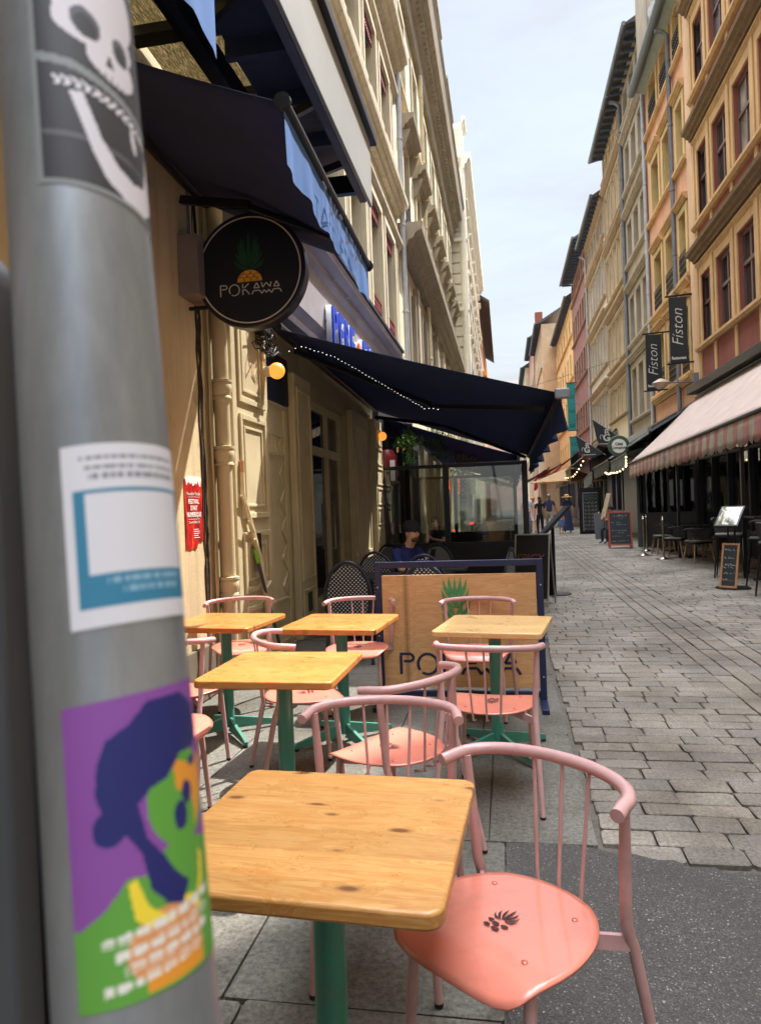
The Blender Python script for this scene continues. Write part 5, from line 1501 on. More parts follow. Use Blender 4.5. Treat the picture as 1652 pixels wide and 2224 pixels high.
q = MB(); q.tube([(3.6, 42, 0), (3.6, 42, 3.35)], .03, 8); q.build('pole', M_BLK, pu)

# Fiston banners
def banner(name, lb, x0, x1, y, z0, z1):
    t = thing(name, lb, 'banner', (x1, y, z1), 'black restaurant banners')
    q = MB(); q.box(x0, x1, y, y+.02, z0, z1); q.build('cloth', plain('banner black', srgb(30, 34, 38), .7, var=.06), t)
    q = MB(); q.bar((x0-.1, y+.01, z1+.03), (5.8, y+.01, z1+.07), .03, .05); q.bar((x0-.1, y+.01, z0-.03), (5.8, y+.01, z0+.01), .03, .05); q.build('bracket', M_BLK, t)
    w_ = x1-x0; h = z1-z0
    text('Físton', .9*w_, frame((x1-.26*w_, y-.006, z0+.27*h), (0, 0, 1), (-1, 0, 0)), M_SGW, t, 'lettering', ext=.002, width=.56*h, shear=.32, off=-.006)
    text('Restaurant', .12, frame((x0+.08*w_, y-.006, z0+.055*h), (1, 0, 0), (0, 0, 1)), M_SGW, t, 'small_lettering', ext=.002, width=.8*w_, off=.004)
banner('hanging_banner', 'nearer and larger black banner with vertical cream script, on the orange house', 5.07, 5.58, 22.75, 5.50, 7.48)
banner('hanging_banner', 'farther black banner with vertical cream script, in front of the taupe house', 4.93, 5.44, 25.7, 5.15, 7.05)

M_TLC = plain('teal banner cloth', srgb(44, 138, 138), .8, var=.1)
M_TLL = plain('teal banner print', srgb(24, 96, 100), .8)
for (z0, z1, lb, y) in ((6.9, 10.6, 'upper teal banner on the saffron house', 57), (4.0, 6.3, 'lower teal banner beside the small black flag', 56)):
    t = thing('teal_banner', lb, 'banner', (5.7, y, z0), 'teal street banners')
    q = MB(); q.box(5.0, 5.62, y, y+.03, z0, z1); q.build('cloth', M_TLC, t)
    q = MB(); q.bar((4.95, y, z1+.02), (5.8, y, z1+.02), .04, .05); q.bar((4.95, y, z0), (5.8, y, z0), .04, .05); q.build('bracket', M_BLK, t)
    for k in range(3): text('GG' if k % 2 else 'CC', .34, frame((5.1, y-.01, z0+.3+k*(z1-z0)/3.4), (1, 0, 0), (0, 0, 1)), M_TLL, t, 'print', ext=.002, off=.01)

M_FLAG = plain('flag black', srgb(44, 48, 54), .85, var=.06)
for (x, y, z, s_, lb) in ((4.55, 30.5, 4.15, 1.0, 'larger black pennant flag with a white monogram emblem on a slanted pole'), (4.35, 36, 4.05, .95, 'smaller looking black pennant flag with white monogram beside the teal banner')):
    t = thing('pennant_flag', lb, 'flag', (x, y, z), 'black pennants with monogram')
    A_ = (x-.9*s_, y, z+.62*s_); 
    q = MB(); q.tube([(x-1.0*s_, y, z+.72*s_), (x+.55*s_, y, z-.45*s_)], .016, 6); q.build('pole', M_ZINCL, t)
    P = [(x-.9*s_, z+.62*s_), (x+.45*s_, z-.36*s_), (x-.05*s_, z-.56*s_), (x-.55*s_, z-.50*s_), (x-.72*s_, z-.3*s_)]
    q = MB(); q.prism([(a, y-.02, b_) for a, b_ in P], (0, .012, 0)); q.build('cloth', M_FLAG, t)
    fl_ = C.objects[t.name]
    text('B', .34*s_, frame((x-.44*s_, y-.026, z-.04*s_), (1, 0, 0), (0, 0, 1)), M_SGW, t, 'emblem', ext=.002, off=.004)
    text('G', .40*s_, frame((x-.50*s_, y-.026, z-.28*s_), (1, 0, 0), (0, 0, 1)), M_SGW, t, 'emblem', ext=.002, off=.012)
    q = MB()
    for k in range(9): q.box(x-.62*s_+k*.08*s_, x-.57*s_+k*.08*s_, y-.026, y-.022, z-.42*s_, z-.38*s_)
    q.tube([(x-.55*s_+.06*s_*math.cos(a), y-.026, z-.12*s_+.1*s_*math.sin(a)) for a in [i*.5 for i in range(9)]], .012*s_, 5)
    q.build('emblem_flourish', M_SGW, t)

rs = thing('ring_sign', 'round white shop sign with a dark green rim above the grey awning', 'shop sign', (4.3, 27, 3.6))
q = MB(); q.lathe([(.36, -.05), (.38, 0), (.36, .05)], c=(4.02, 26.3, 3.33), ax=(0, 1, 0), n=32); q.build('rim', plain('sign green', srgb(60, 84, 66), .6), rs, smooth=40)
q = MB(); q.lathe([(.25, 0), (.25, .01)], c=(4.02, 26.23, 3.33), ax=(0, 1, 0), n=32); q.build('face', M_WH, rs)
text('Côté\nComptoir', .13, frame((4.02, 26.22, 3.36), (1, 0, 0), (0, 0, 1)), M_SG, rs, 'lettering', ext=.002, align='CENTER', off=.003)
q = MB(); q.tube([(4.4, 26.3, 3.4), (5.75, 26.3, 3.5)], .02, 6); q.build('bracket', M_BLK, rs)

M_BULB = emis('warm bulb', (1, .72, .3, 1), 3)
for (lb, P) in (('string of warm bulbs drooping below the black awning beside the striped valance', [(3.72, 23.0, 2.78), (3.95, 24.5, 2.55), (3.7, 26.0, 2.42), (3.72, 28.0, 2.56)]),
                ('string of warm bulbs looping across the brown awning end', [(3.6, 34, 3.3), (3.5, 38, 2.75), (3.2, 42, 2.9)])):
    t = thing('bulb_string', lb, 'light string', P[0], 'warm bulb strings')
    q = MB(); pts = []
    for a, b_ in zip(P, P[1:]):
        a = Vector(a); b_ = Vector(b_)
        for i in range(5): pts.append(a.lerp(b_, i/5)-Vector((0, 0, .07*math.sin(PI*i/5))))
    q.tube(pts, .006, 4); q.build('wire', M_IRON, t)
    for p in pts[::1]: MB().ball(p-Vector((0, 0, .04)), .028, 8).build('bulb', M_BULB, t, smooth=180)
wl_ = thing('street_lamp', 'wall lantern on a long arm at the corner of the red and orange houses', 'street lamp', (5.8, 22.4, 5.3))
q = MB(); q.tube([(5.75, 22.4, 4.85), (4.75, 22.1, 4.82)], .022, 8); q.box(5.6, 5.8, 22.3, 22.5, 4.7, 5.1); q.build('arm', M_ZINC, wl_)
q = MB(); q.lathe([(.06, .12), (.24, .02), (.26, 0), (.18, -.1), (.08, -.18)], c=(4.62, 22.05, 4.82), n=12); q.build('lamp_head', plain('lamp opal', srgb(170, 150, 130), .4), wl_, smooth=40)
for k, (p, m_, r_) in enumerate((((-2.2, 62, 10.5), (1.8, 46, 8.6), (5.75, 34, 8.0)), ((-2.2, 60, 9.9), (1.8, 47, 8.2), (5.75, 41, 6.6)), ((-2.2, 40, 7), (2, 55, 6.1), (5.75, 52, 7.4)))):
    q = MB(); P_ = Vector(p); Q_ = Vector(m_); R_ = Vector(r_)
    q.tube([(P_.lerp(Q_, t_)).lerp(Q_.lerp(R_, t_), t_) for t_ in [i/14 for i in range(15)]], .012, 5)
    sset(q.build('overhead_cable', M_IRON), ['upper thin cable slung across the street', 'second thin cable just under the upper one', 'lowest thin cable crossing before the maroon house'][k], 'cable', 'cables across the street')
# ================================================================ left terrace beyond the café front
M_CLR = newmat('clear screen glass')[0]
nt = M_CLR.node_tree; b = nt.nodes['Principled BSDF']
tr_ = node(nt, 'ShaderNodeBsdfTransparent'); tr_.inputs['Color'].default_value = (.72, .75, .72, 1)
gs_ = node(nt, 'ShaderNodeBsdfGlossy'); gs_.inputs['Roughness'].default_value = .03; gs_.inputs['Color'].default_value = (.9, .9, .9, 1)
ms_ = node(nt, 'ShaderNodeMixShader'); fr_ = node(nt, 'ShaderNodeFresnel'); fr_.inputs['IOR'].default_value = 1.75
nt.links.new(fr_.outputs[0], ms_.inputs[0]); nt.links.new(tr_.outputs[0], ms_.inputs[1]); nt.links.new(gs_.outputs[0], ms_.inputs[2])
nt.links.new(ms_.outputs[0], nt.nodes['Material Output'].inputs['Surface'])
def screen(name, lb, y, x0, xm, x1, zt, zs, pw=.1):
    t = thing(name, lb, 'glass screen', (x0, y, 0), 'black framed glass terrace screens')
    q = MB()
    for x in (x0, xm, x1-pw*.6): q.box(x, x+pw, y-.04, y+.04, 0, zt)
    q.box(x0+pw, x1-pw*.6, y-.035, y+.035, zt-.07, zt-.005); q.box(x0+pw, xm, y-.035, y+.035, 0, zs); q.box(xm+pw, x1-pw*.6, y-.035, y+.035, 0, zs)
    q.build('frame', M_BLK, t, bevel=.004)
    for a, b_ in ((x0+pw, xm), (xm+pw, x1-pw*.6)):
        g = MB(); g.box(a-.002, b_+.002, y-.006, y+.006, zs-.002, zt-.068); g.build('glass_pane', M_CLR, t)
    return t
screen('glass_screen', 'nearer black framed glass screen closing off the café terrace at the globe lamp', 12.85, -2.26, -1.09, .36, 2.2, .78)
screen('glass_screen', 'second black framed glass screen seen through the first one', 17.2, -2.2, -1.22, .24, 2.16, .8, .08)
M_DKL = plain('dark left shopfront', srgb(38, 40, 46), .4, var=.2, bmp=.05)
ls = thing('left_shopfront', 'dark glazed shopfront beyond the café, half hidden behind the glass screens', 'shopfront', (-2.2, 13, 0))
q = MB(); q.box(-2.36, -2.24, 12.86, 19, 2.9, 3.45); q.box(-2.36, -2.24, 12.86, 19, 0, .5)
for y in (13.0, 13.9, 14.9, 15.9, 16.9, 17.9, 18.85): q.box(-2.355, -2.245, y, y+.12, .5, 2.9)
q.build('frame', M_DKL, ls)
q = MB(); q.box(-2.32, -2.29, 12.9, 19, .45, 2.95); q.build('glazing', M_GLB, ls)
awning('second_navy_awning', 'next dark awning along the same side, its bar slanting behind the glass screen', ((-2.3, 13.4, 3.2), (-2.3, 17.6, 3.1)), ((.28, 13.4, 2.32), (.25, 17.8, 2.08)), M_AWNT, M_AWNT, .25, .04, sag=.02)
awning('third_dark_awning', 'third dark awning further along behind the screens', ((-2.3, 20, 3.2), (-2.3, 27, 3.0)), ((.25, 20, 2.55), (.2, 27, 2.3)), M_AWNT, M_AWNT, .2, .04, sag=.02)
awning('cream_awning', 'low cream awning with a scalloped valance glowing behind the second screen', ((-2.3, 27.5, 3.1), (-2.3, 33, 3.0)), ((.35, 24.5, 2.05), (.35, 30, 2.05)), cloth('cream canvas', srgb(222, 214, 180), srgb(226, 218, 180), .4), cloth('cream valance', srgb(222, 214, 180), srgb(226, 218, 180), .4), .25, .03, sag=.05)
# hanging plants
M_LFG = plain('plant leaf', srgb(84, 122, 48), .6, var=.45, scale=9)
def leaves(mb, c, sx, sz, n, L=.05, hang=.7):
    for _ in range(n):
        p = Vector((c[0]+random.gauss(0, sx), c[1]+random.gauss(0, sx), c[2]+random.uniform(-sz, sz)))
        d = Vector((random.uniform(-1, 1), random.uniform(-1, 1), -random.uniform(0, hang*2))).normalized()
        s_ = d.cross(Vector((random.uniform(-1, 1), random.uniform(-1, 1), .3))).normalized(); l_ = L*random.uniform(.6, 1.4)
        mb.add([p, p+d*l_*.5+s_*l_*.2, p+d*l_, p+d*l_*.5-s_*l_*.2], [(0, 1, 2, 3)])
for (c, lb) in (((-1.78, 13.6, 2.62), 'trailing green plant nearest the globe lamp, hanging behind the screen'), ((-1.3, 14.6, 2.72), 'trailing green plant hanging in the middle of the opening'), ((-1.05, 17.9, 2.2), 'tall narrow ivy climbing beside the dark round sign')):
    t = thing('hanging_plant', lb, 'plant', c, 'green plants behind the glass screen')
    q = MB(); leaves(q, c, .07, .34 if c[1] < 17 else .6, 420); leaves(q, (c[0], c[1], c[2]+.12), .13, .1, 160, .09); q.build('foliage', M_LFG, t)
    q = MB(); q.lathe([(.05, 0), (.08, .12)], c=(c[0], c[1], c[2]+.3), n=12); q.build('pot', M_BLK, t, smooth=40)
    q = MB(); q.tube([(c[0], c[1], c[2]+.4), (c[0], c[1], c[2]+.9)], .006, 5); q.build('cord', M_IRON, t)
mo = thing('dark_round_sign', 'dark round sign with faint letters hanging under the second awning', 'shop sign', (-.8, 16, 2.5))
q = MB(); q.lathe([(.29, -.03), (.3, 0), (.29, .03)], c=(-.8, 16, 2.52), ax=(0, 1, 0), n=32); q.build('disc', M_SG, mo, smooth=40)
text('MOS', .2, frame((-1.02, 15.955, 2.45), (1, 0, 0), (0, 0, 1)), plain('dull letter', srgb(110, 106, 100), .6), mo, ext=.002, width=.44)
lc = thing('vertical_letter_sign', 'narrow white vertical sign with black letters seen through the glass', 'shop sign', (-1.25, 22, 1.9))
q = MB(); q.box(-1.4, -1.15, 22, 22.05, 1.45, 2.35); q.build('panel', M_WH, lc)
text('LEON', .23, frame((-1.2, 21.99, 1.5), (0, 0, 1), (-1, 0, 0)), M_SG, lc, ext=.002, width=.76)
rl = thing('red_neon', 'thin red neon line glowing beside the middle post of the screen', 'neon', (-1.2, 15.5, 2))
MB().tube([(-1.24, 15.4, 2.2), (-1.2, 15.4, 2.16), (-1.19, 15.4, 1.8), (-1.23, 15.4, 1.75)], .014, 6).build('tube', emis('red neon', (1, .02, .03, 1), 4), rl)
for (x, z) in ((-1.35, .78), (-.9, .95)):
    t = thing('red_bulb', 'small red light low behind the glass, ' + ('left one' if x < -1 else 'right one'), 'lamp', (x, 19, z), 'red lights behind the glass')
    MB().ball((x, 19, z), .045, 10, (1.3, 1, .7)).build('lamp', emis('red lamp', (1, .03, .03, 1), 3), t, smooth=180); MB().tube([(x, 19, z-.05), (x, 19, 0)], .02, 6).build('stem', M_BLK, t)
cn = thing('red_can_sign', 'red drinks can shaped sign with white lettering below the far globe lamp', 'shop sign', (-2.15, 13.3, 2.3))
q = MB(); q.lathe([(.15, -.42), (.2, -.36), (.2, .12), (.14, .24), (.13, .26)], c=(-2.2, 13.35, 2.28), n=28); q.build('can', plain('can red', srgb(116, 26, 30), .35), cn, smooth=40)
q = MB()
for i in range(8):
    a0, a1 = R(-62+i*4), R(-58+i*4)
    q.quad(*[(-2.2+.202*math.cos(a), 13.35+.202*math.sin(a), 2.28+z) for a, z in ((a0, -.33), (a1, -.33), (a1, .06), (a0, .06))])
q.build('white_band', M_WH, cn)
text('BEBO', .14, frame((-2.32, 13.145, 1.98), (0, 0, 1), (-1, .15, 0)), M_WH, cn, ext=.002, width=.36, off=.006)
ws = thing('white_fascia_sign', 'small white sign with a dark blue border above the navy awning, by the far drainpipe', 'shop sign', (-2, 16.9, 4.3))
q = MB(); q.box(-2.3, -1.15, 16.9, 17.0, 3.75, 4.42); q.build('border', plain('sign border blue', srgb(44, 62, 110), .5), ws)
q = MB(); q.box(-2.24, -1.21, 16.885, 16.9, 3.81, 4.36); q.build('face', M_WH, ws)

# ================================================================ bistro chairs with woven backs
mt, nt, b = newmat('navy white weave'); v = coords(nt, (1, 1, 1), src='Object')
sp_ = node(nt, 'ShaderNodeSeparateXYZ'); nt.links.new(v, sp_.inputs[0])
def sinw(sock, k, ph=0):
    a = node(nt, 'ShaderNodeMath', operation='MULTIPLY_ADD'); nt.links.new(sock, a.inputs[0]); a.inputs[1].default_value = k; a.inputs[2].default_value = ph
    s_ = node(nt, 'ShaderNodeMath', operation='SINE'); nt.links.new(a.outputs[0], s_.inputs[0]); return s_.outputs[0]
pr = node(nt, 'ShaderNodeMath', operation='MULTIPLY'); nt.links.new(sinw(sp_.outputs['X'], 170), pr.inputs[0]); nt.links.new(sinw(sp_.outputs['Z'], 170), pr.inputs[1])
nt.links.new(ramp(nt, pr.outputs[0], [(.5, srgb(22, 26, 44)), (.62, srgb(214, 214, 214))]), b.inputs['Base Color']); b.inputs['Roughness'].default_value = .5
M_WEAVE = mt
M_RAT = plain('navy lacquer cane', srgb(28, 32, 52), .4)
def bistro():
    t = thing('bistro_chair', '', 'chair')
    arch = [(.215*math.cos(a)*(1 if abs(math.cos(a)) > .3 else 1), -.2-.03*math.sin(a), .62+.34*math.sin(a)) for a in [PI*i/20 for i in range(21)]]
    arch = [(.19, -.18, .40)]+arch+[(-.19, -.18, .40)]
    MB().tube(arch, .015, 8).build('back_frame', M_RAT, t, smooth=60)
    q = MB(); inner = [(x*.9, y, .5+(z-.5)*.93) for x, y, z in arch[1:-1]]
    q.add(inner+[(-.17, -.19, .47), (.17, -.19, .47)], [tuple(range(len(inner)+2))]); q.build('woven_back', M_WEAVE, t, solid=.008)
    q = MB(); P = rrect(0, 0, .215, .205, .09); q.prism([(x, y, .445) for x, y in P], (0, 0, .02)); q.build('seat', M_WEAVE, t)
    for sx in (-1, 1):
        MB().tube([(sx*.19, -.18, .45), (sx*.215, -.24, 0)], .014, 8).build('leg', M_RAT, t, smooth=60)
        MB().tube([(sx*.19, .17, .45), (sx*.2, .2, 0)], .014, 8).build('leg', M_RAT, t, smooth=60)
    return t
bc = bistro()
for i, (x, y, a, lb) in enumerate(((-1.50, 6.65, 8, 'woven bistro chair nearest the glazed door, back towards the tables'), (-1.42, 7.95, -5, 'woven bistro chair second from the door, only its rounded back showing'),
        (-.85, 7.35, 4, 'woven bistro chair right of the seated man, arched back above the board'), (-.70, 6.15, 0, 'woven bistro chair directly behind the wooden board'),
        (-.18, 7.9, 75, 'woven bistro chair turned side-on behind the right end of the board'), (-1.62, 9.1, 160, 'small looking woven bistro chair against the wall beyond the seated man'), (-.9, 8.9, 178, 'woven bistro chair facing us at the far side of the dark table'))):
    c = bc if i == 0 else copy_tree(bc)
    c.location = (x, y, 0); c.rotation_euler = (0, 0, R(a)); c['label'] = lb; c['group'] = 'navy and white woven bistro chairs'
for (x, y, lb) in ((-1.42, 7.3, 'dark bistro table left of the seated man'), (-.75, 8.15, 'dark bistro table in front of the seated man')):
    t = thing('bistro_table', lb, 'table', (x, y, 0), 'dark bistro tables')
    q = MB(); q.box(x-.3, x+.3, y-.3, y+.3, .72, .75); q.build('tabletop', M_DKL, t, bevel=.006); q = MB(); q.tube([(x, y, .02), (x, y, .72)], .03, 10); q.build('column', M_BLK, t); q = MB(); q.lathe([(.22, 0), (.2, .02)], c=(x, y, 0), n=20); q.build('base', M_BLK, t)

# ================================================================ people
def person(lb, loc, rz, J, mats, h=1.72, extra=None, width=1.0):
    """J overrides joint positions (metres for a 1.72 m body facing +Y); mats: skin, top, bottom, shoe"""
    t = thing('person', lb, 'person')
    D = dict(pelvis=(0, 0, .94), waist=(0, 0, 1.1), chest=(0, -.01, 1.32), neck=(0, 0, 1.48), jaw=(0, .03, 1.565), head=(0, .015, 1.63), crown=(0, 0, 1.69),
             shL=(-.17, -.01, 1.415), elL=(-.22, -.03, 1.13), wrL=(-.23, .04, .88), paL=(-.23, .055, .82), shR=(.17, -.01, 1.415), elR=(.22, -.03, 1.13), wrR=(.23, .04, .88), paR=(.23, .055, .82),
             hiL=(-.09, 0, .88), knL=(-.1, .02, .5), anL=(-.1, -.02, .09), toL=(-.11, .13, .035), hiR=(.09, 0, .88), knR=(.1, .02, .5), anR=(.1, -.02, .09), toR=(.11, .13, .035))
    D.update(J)
    rad = dict(pelvis=(.145, .11), waist=(.125, .095), chest=(.15, .105), neck=(.052, .052), jaw=(.06, .062), head=(.078, .092), crown=(.06, .07), shL=(.062, .062), elL=(.043, .043), wrL=(.028, .028), paL=(.03, .018),
               shR=(.062, .062), elR=(.043, .043), wrR=(.028, .028), paR=(.03, .018), hiL=(.088, .09), knL=(.058, .06), anL=(.038, .042), toL=(.035, .025), hiR=(.088, .09), knR=(.058, .06), anR=(.038, .042), toR=(.035, .025))
    bones = [('pelvis', 'waist', 1), ('waist', 'chest', 1), ('chest', 'neck', 1), ('neck', 'jaw', 0), ('jaw', 'head', 0), ('head', 'crown', 0)]
    for s in 'LR': bones += [('chest', 'sh'+s, 1), ('sh'+s, 'el'+s, 4), ('el'+s, 'wr'+s, 0), ('wr'+s, 'pa'+s, 0), ('pelvis', 'hi'+s, 2), ('hi'+s, 'kn'+s, 2), ('kn'+s, 'an'+s, 2), ('an'+s, 'to'+s, 3)]
    D = {k: Vector(v_) for k, v_ in D.items()}
    for s, sg_ in (('L', -1), ('R', 1)):
        f = (D['pa'+s]-D['wr'+s]).normalized(); side = f.cross(Vector((0, 1, 0)))
        if side.length < .2: side = Vector((1, 0, 0))
        side.normalize()
        for k in range(4):
            b0 = D['pa'+s]+side*(k-1.5)*.018
            ln = (.055, .065, .06, .046)[k]
            D[f'f{s}{k}a'] = b0+f*ln*.5; D[f'f{s}{k}b'] = b0+f*ln+Vector((-sg_*.008, .012, 0)); rad[f'f{s}{k}a'] = (.0095,)*2; rad[f'f{s}{k}b'] = (.008,)*2
            bones += [('pa'+s, f'f{s}{k}a', 0), (f'f{s}{k}a', f'f{s}{k}b', 0)]
        D[f't{s}'] = D['pa'+s]-f*.02+side*.045; rad[f't{s}'] = (.01, .01); bones.append(('pa'+s, f't{s}', 0))
    names = list(D); idx = {n_: i for i, n_ in enumerate(names)}
    me = bpy.data.meshes.new('body'); me.from_pydata([tuple(D[n_]) for n_ in names], [(idx[a], idx[b_]) for a, b_, _ in bones], [])
    o = bpy.data.objects.new('body', me); C.objects.link(o)
    sk = o.modifiers.new('skin', 'SKIN'); sk.use_smooth_shade = True; sk.branch_smoothing = .6
    for i, n_ in enumerate(names):
        k = width if n_ in ('pelvis', 'waist', 'chest', 'hiL', 'hiR') else 1
        me.skin_vertices[0].data[i].radius = (rad[n_][0]*k, rad[n_][1]*k); me.skin_vertices[0].data[i].use_root = (n_ == 'pelvis')
    ss = o.modifiers.new('sub', 'SUBSURF'); ss.levels = 2; ss.render_levels = 2
    bpy.context.view_layer.update()
    m2 = bpy.data.meshes.new_from_object(o.evaluated_get(bpy.context.evaluated_depsgraph_get()))
    bpy.data.objects.remove(o)
    m2.materials.clear()
    for q_ in mats: m2.materials.append(q_)
    segs = [(D[a], D[b_], m_) for a, b_, m_ in bones]
    for p in m2.polygons:
        c = p.center; best = 9; bm_ = 0
        for a, b_, m_ in segs:
            ab = b_-a; tt = max(0, min(1, (c-a).dot(ab)/max(ab.length_squared, 1e-6))); dd = (a+ab*tt-c).length
            if m_ in (0, 4) and tt > .62 and m_ == 4: dd += .0; mm = 0
            else: mm = 1 if m_ == 4 else m_
            if dd < best: best = dd; bm_ = mm
        p.material_index = bm_; p.use_smooth = True
    o = bpy.data.objects.new('body', m2); C.objects.link(o); o.parent = t
    if extra: extra(t, D)
    t.location = loc; t.rotation_euler = (0, 0, R(rz)); k = h/1.72; t.scale = (k, k, k); t['label'] = lb
    return t
SKIN = plain('skin', srgb(206, 156, 128), .5, var=.05); SKIN2 = plain('skin tan', srgb(170, 120, 92), .5, var=.05)
cl = lambda n, r_, g_, b_, v_=.12: plain(n, srgb(r_, g_, b_), .85, var=v_, scale=5, bmp=.2, bs=25)
HB = cl('hair brown', 70, 50, 36, .3); HD = cl('hair dark', 30, 26, 24, .3); HG = cl('hair grey', 150, 146, 140, .2); HBl = cl('hair blond', 190, 150, 104, .3)
def hair(mat, r=.1, long=0, c=(0, -.01, 1.665), curly=0):
    def f(t, D):
        q = MB(); cc = D['head']+Vector((0, -.02, .03)); q.ball(cc, r, 16, (.86, 1.0, .9))
        if long: q.ball(cc+Vector((0, -.05, -.11)), r*.9, 14, (1.0, .6, 1.4))
        if curly:
            for _ in range(60):
                d = Vector((random.gauss(0, 1), random.gauss(0, .8)-.5, random.gauss(-.6, 1))).normalized(); q.ball(cc+d*r*1.05, .028, 6)
        q.build('hair', mat, t, smooth=180)
    return f
def facef(t, D, beard=None):
    c = D['head']; q = MB(); q.ball(c+Vector((0, .1, -.02)), .014, 8, (.8, 1, 1.5)); q.build('nose', SKIN, t, smooth=180)
    for s in (-1, 1):
        MB().ball(c+Vector((s*.03, .083, .008)), .009, 8).build('eye', HD, t, smooth=180)
        MB().ball(c+Vector((s*.078, .0, -.01)), .02, 8, (.4, .8, 1.3)).build('ear', SKIN, t, smooth=180)
    q = MB(); q.ball(c+Vector((0, .085, -.052)), .02, 8, (1.1, .4, .3)); q.build('mouth', plain('lips', srgb(150, 90, 80), .5), t, smooth=180)
    if beard:
        q = MB(); q.ball(c+Vector((0, .045, -.078)), .05, 12, (1, .9, .6)); q.build('beard', beard, t, smooth=180)
# seated man reading his phone
NV = cl('navy t-shirt', 24, 34, 92)
def xman(t, D):
    facef(t, D, HB)
    q = MB(); c = D['head']; q.lathe([(.094, .0), (.1, .03), (.092, .085), (.05, .125), (.01, .132)], c=c+Vector((0, -.005, .012)), n=20); q.build('beanie', cl('black beanie', 20, 21, 24), t, smooth=60)
    q = MB(); ph_ = D['paR']+Vector((-.03, .05, .05)); q.bar(ph_+Vector((0, 0, -.07)), ph_+Vector((0, .045, .07)), .075, .009, up=(0, 1, 0)); q.build('phone', M_BLK, t, bevel=.003)
sit = dict(pelvis=(0, 0, .50), waist=(0, .02, .66), chest=(0, .06, .86), neck=(0, .1, 1.01), jaw=(0, .17, 1.07), head=(0, .16, 1.145), crown=(0, .14, 1.2),
           shL=(-.18, .07, .945), elL=(-.22, .2, .74), wrL=(-.09, .38, .80), paL=(-.05, .42, .84), shR=(.18, .07, .945), elR=(.22, .2, .74), wrR=(.09, .38, .80), paR=(.045, .41, .85),
           hiL=(-.09, .02, .5), knL=(-.13, .42, .5), anL=(-.12, .42, .09), toL=(-.13, .55, .035), hiR=(.09, .02, .5), knR=(.13, .42, .5), anR=(.12, .42, .09), toR=(.13, .55, .035))
person('bearded man in a black beanie and navy t-shirt sitting bent over his phone', (-1.18, 8.05, .0), -128, sit, (SKIN, NV, cl('dark trousers', 30, 32, 40), M_BLK), 1.74, xman)
walk = dict(knL=(-.1, .14, .52), anL=(-.1, .18, .09), toL=(-.11, .32, .05), knR=(.1, -.02, .5), anR=(.1, -.22, .14), toR=(.11, -.12, .03))
WT = cl('white shirt', 206, 210, 216); JN = cl('grey jeans', 96, 104, 116)
person('man in a white short sleeved shirt and grey jeans walking behind the screen post', (.93, 32.3, 0), 175, dict(walk), (SKIN, WT, JN, M_BLK), 1.84, lambda t, D: (hair(HG)(t, D), facef(t, D)), 1.12)
person('curly haired woman in a pale pink dress walking towards us', (1.25, 33.9, 0), 175, dict(walk), (SKIN, cl('pale pink dress', 214, 186, 184), SKIN, M_BLK), 1.68,
       lambda t, D: (hair(HBl, .1, 1, curly=1)(t, D), facef(t, D), MB().lathe([(.24, .62), (.13, 1.06)], n=16).build('skirt', cl('pale pink dress', 214, 186, 184), t, smooth=40)), .9)
person('person dressed all in black standing behind the tilted menu board', (1.36, 29.6, 0), 20, {}, (SKIN, cl('black clothes', 22, 23, 26), cl('black clothes', 22, 23, 26), M_BLK), 1.66, hair(HB, .098, 1), 1.0)
person('man in a navy polo and beige trousers walking away hand in hand', (1.9, 32.4, 0), -4, dict(walk, elR=(.26, .0, 1.13), wrR=(.33, .05, .9), paR=(.36, .05, .85)), (SKIN2, cl('navy polo', 40, 48, 80), cl('beige trousers', 168, 160, 146), M_BLK), 1.78, hair(HG, .096), 1.15)
STR = plain('straw hat', srgb(206, 168, 108), .8, var=.15, scale=40)
ND = cl('long navy dress', 36, 46, 78)
person('woman in a long navy dress and a wide brimmed straw hat, seen from behind', (2.72, 32.9, 0), 0, dict(walk, elL=(-.27, .0, 1.15), wrL=(-.33, .02, .95), paL=(-.35, .02, .9)), (SKIN, ND, ND, M_BLK), 1.7,
       lambda t, D: (hair(HB, .095)(t, D), MB().lathe([(.27, .12), (.2, .6), (.15, 1.05)], n=18).build('dress_skirt', ND, t, smooth=40), MB().lathe([(.26, -.02), (.255, .0), (.1, .012), (.1, .09), (.06, .115), (.01, .12)], c=D['head']+Vector((0, 0, .03)), n=24).build('straw_hat', STR, t, smooth=50)), 1.05)
person('small child in a blue skirt holding hands between the navy dressed adults', (2.38, 32.2, 0), 3, dict(elL=(-.24, .0, 1.3), wrL=(-.3, .02, 1.5), paL=(-.31, .02, 1.57)), (SKIN, cl('peach top', 196, 140, 120), SKIN, M_BLK), 1.02,
       lambda t, D: (hair(HB, .11)(t, D), MB().lathe([(.3, .62), (.14, 1.08)], n=16).build('skirt', cl('denim skirt', 60, 84, 124), t, smooth=40)), 1.0)
person('seated diner in a dusty red top behind the red framed chalkboard', (3.52, 24.4, 0), 120, dict(sit), (SKIN2, cl('dusty red top', 168, 84, 80), cl('dark trousers', 30, 32, 40), M_BLK), 1.7, hair(HD))
person('dark haired woman sitting behind the glass screen, looking down', (-1.35, 14.6, 0), 150, dict(sit), (SKIN, cl('charcoal top', 40, 40, 44), cl('dark trousers', 30, 32, 40), M_BLK), 1.68, hair(HD, .1, 1))

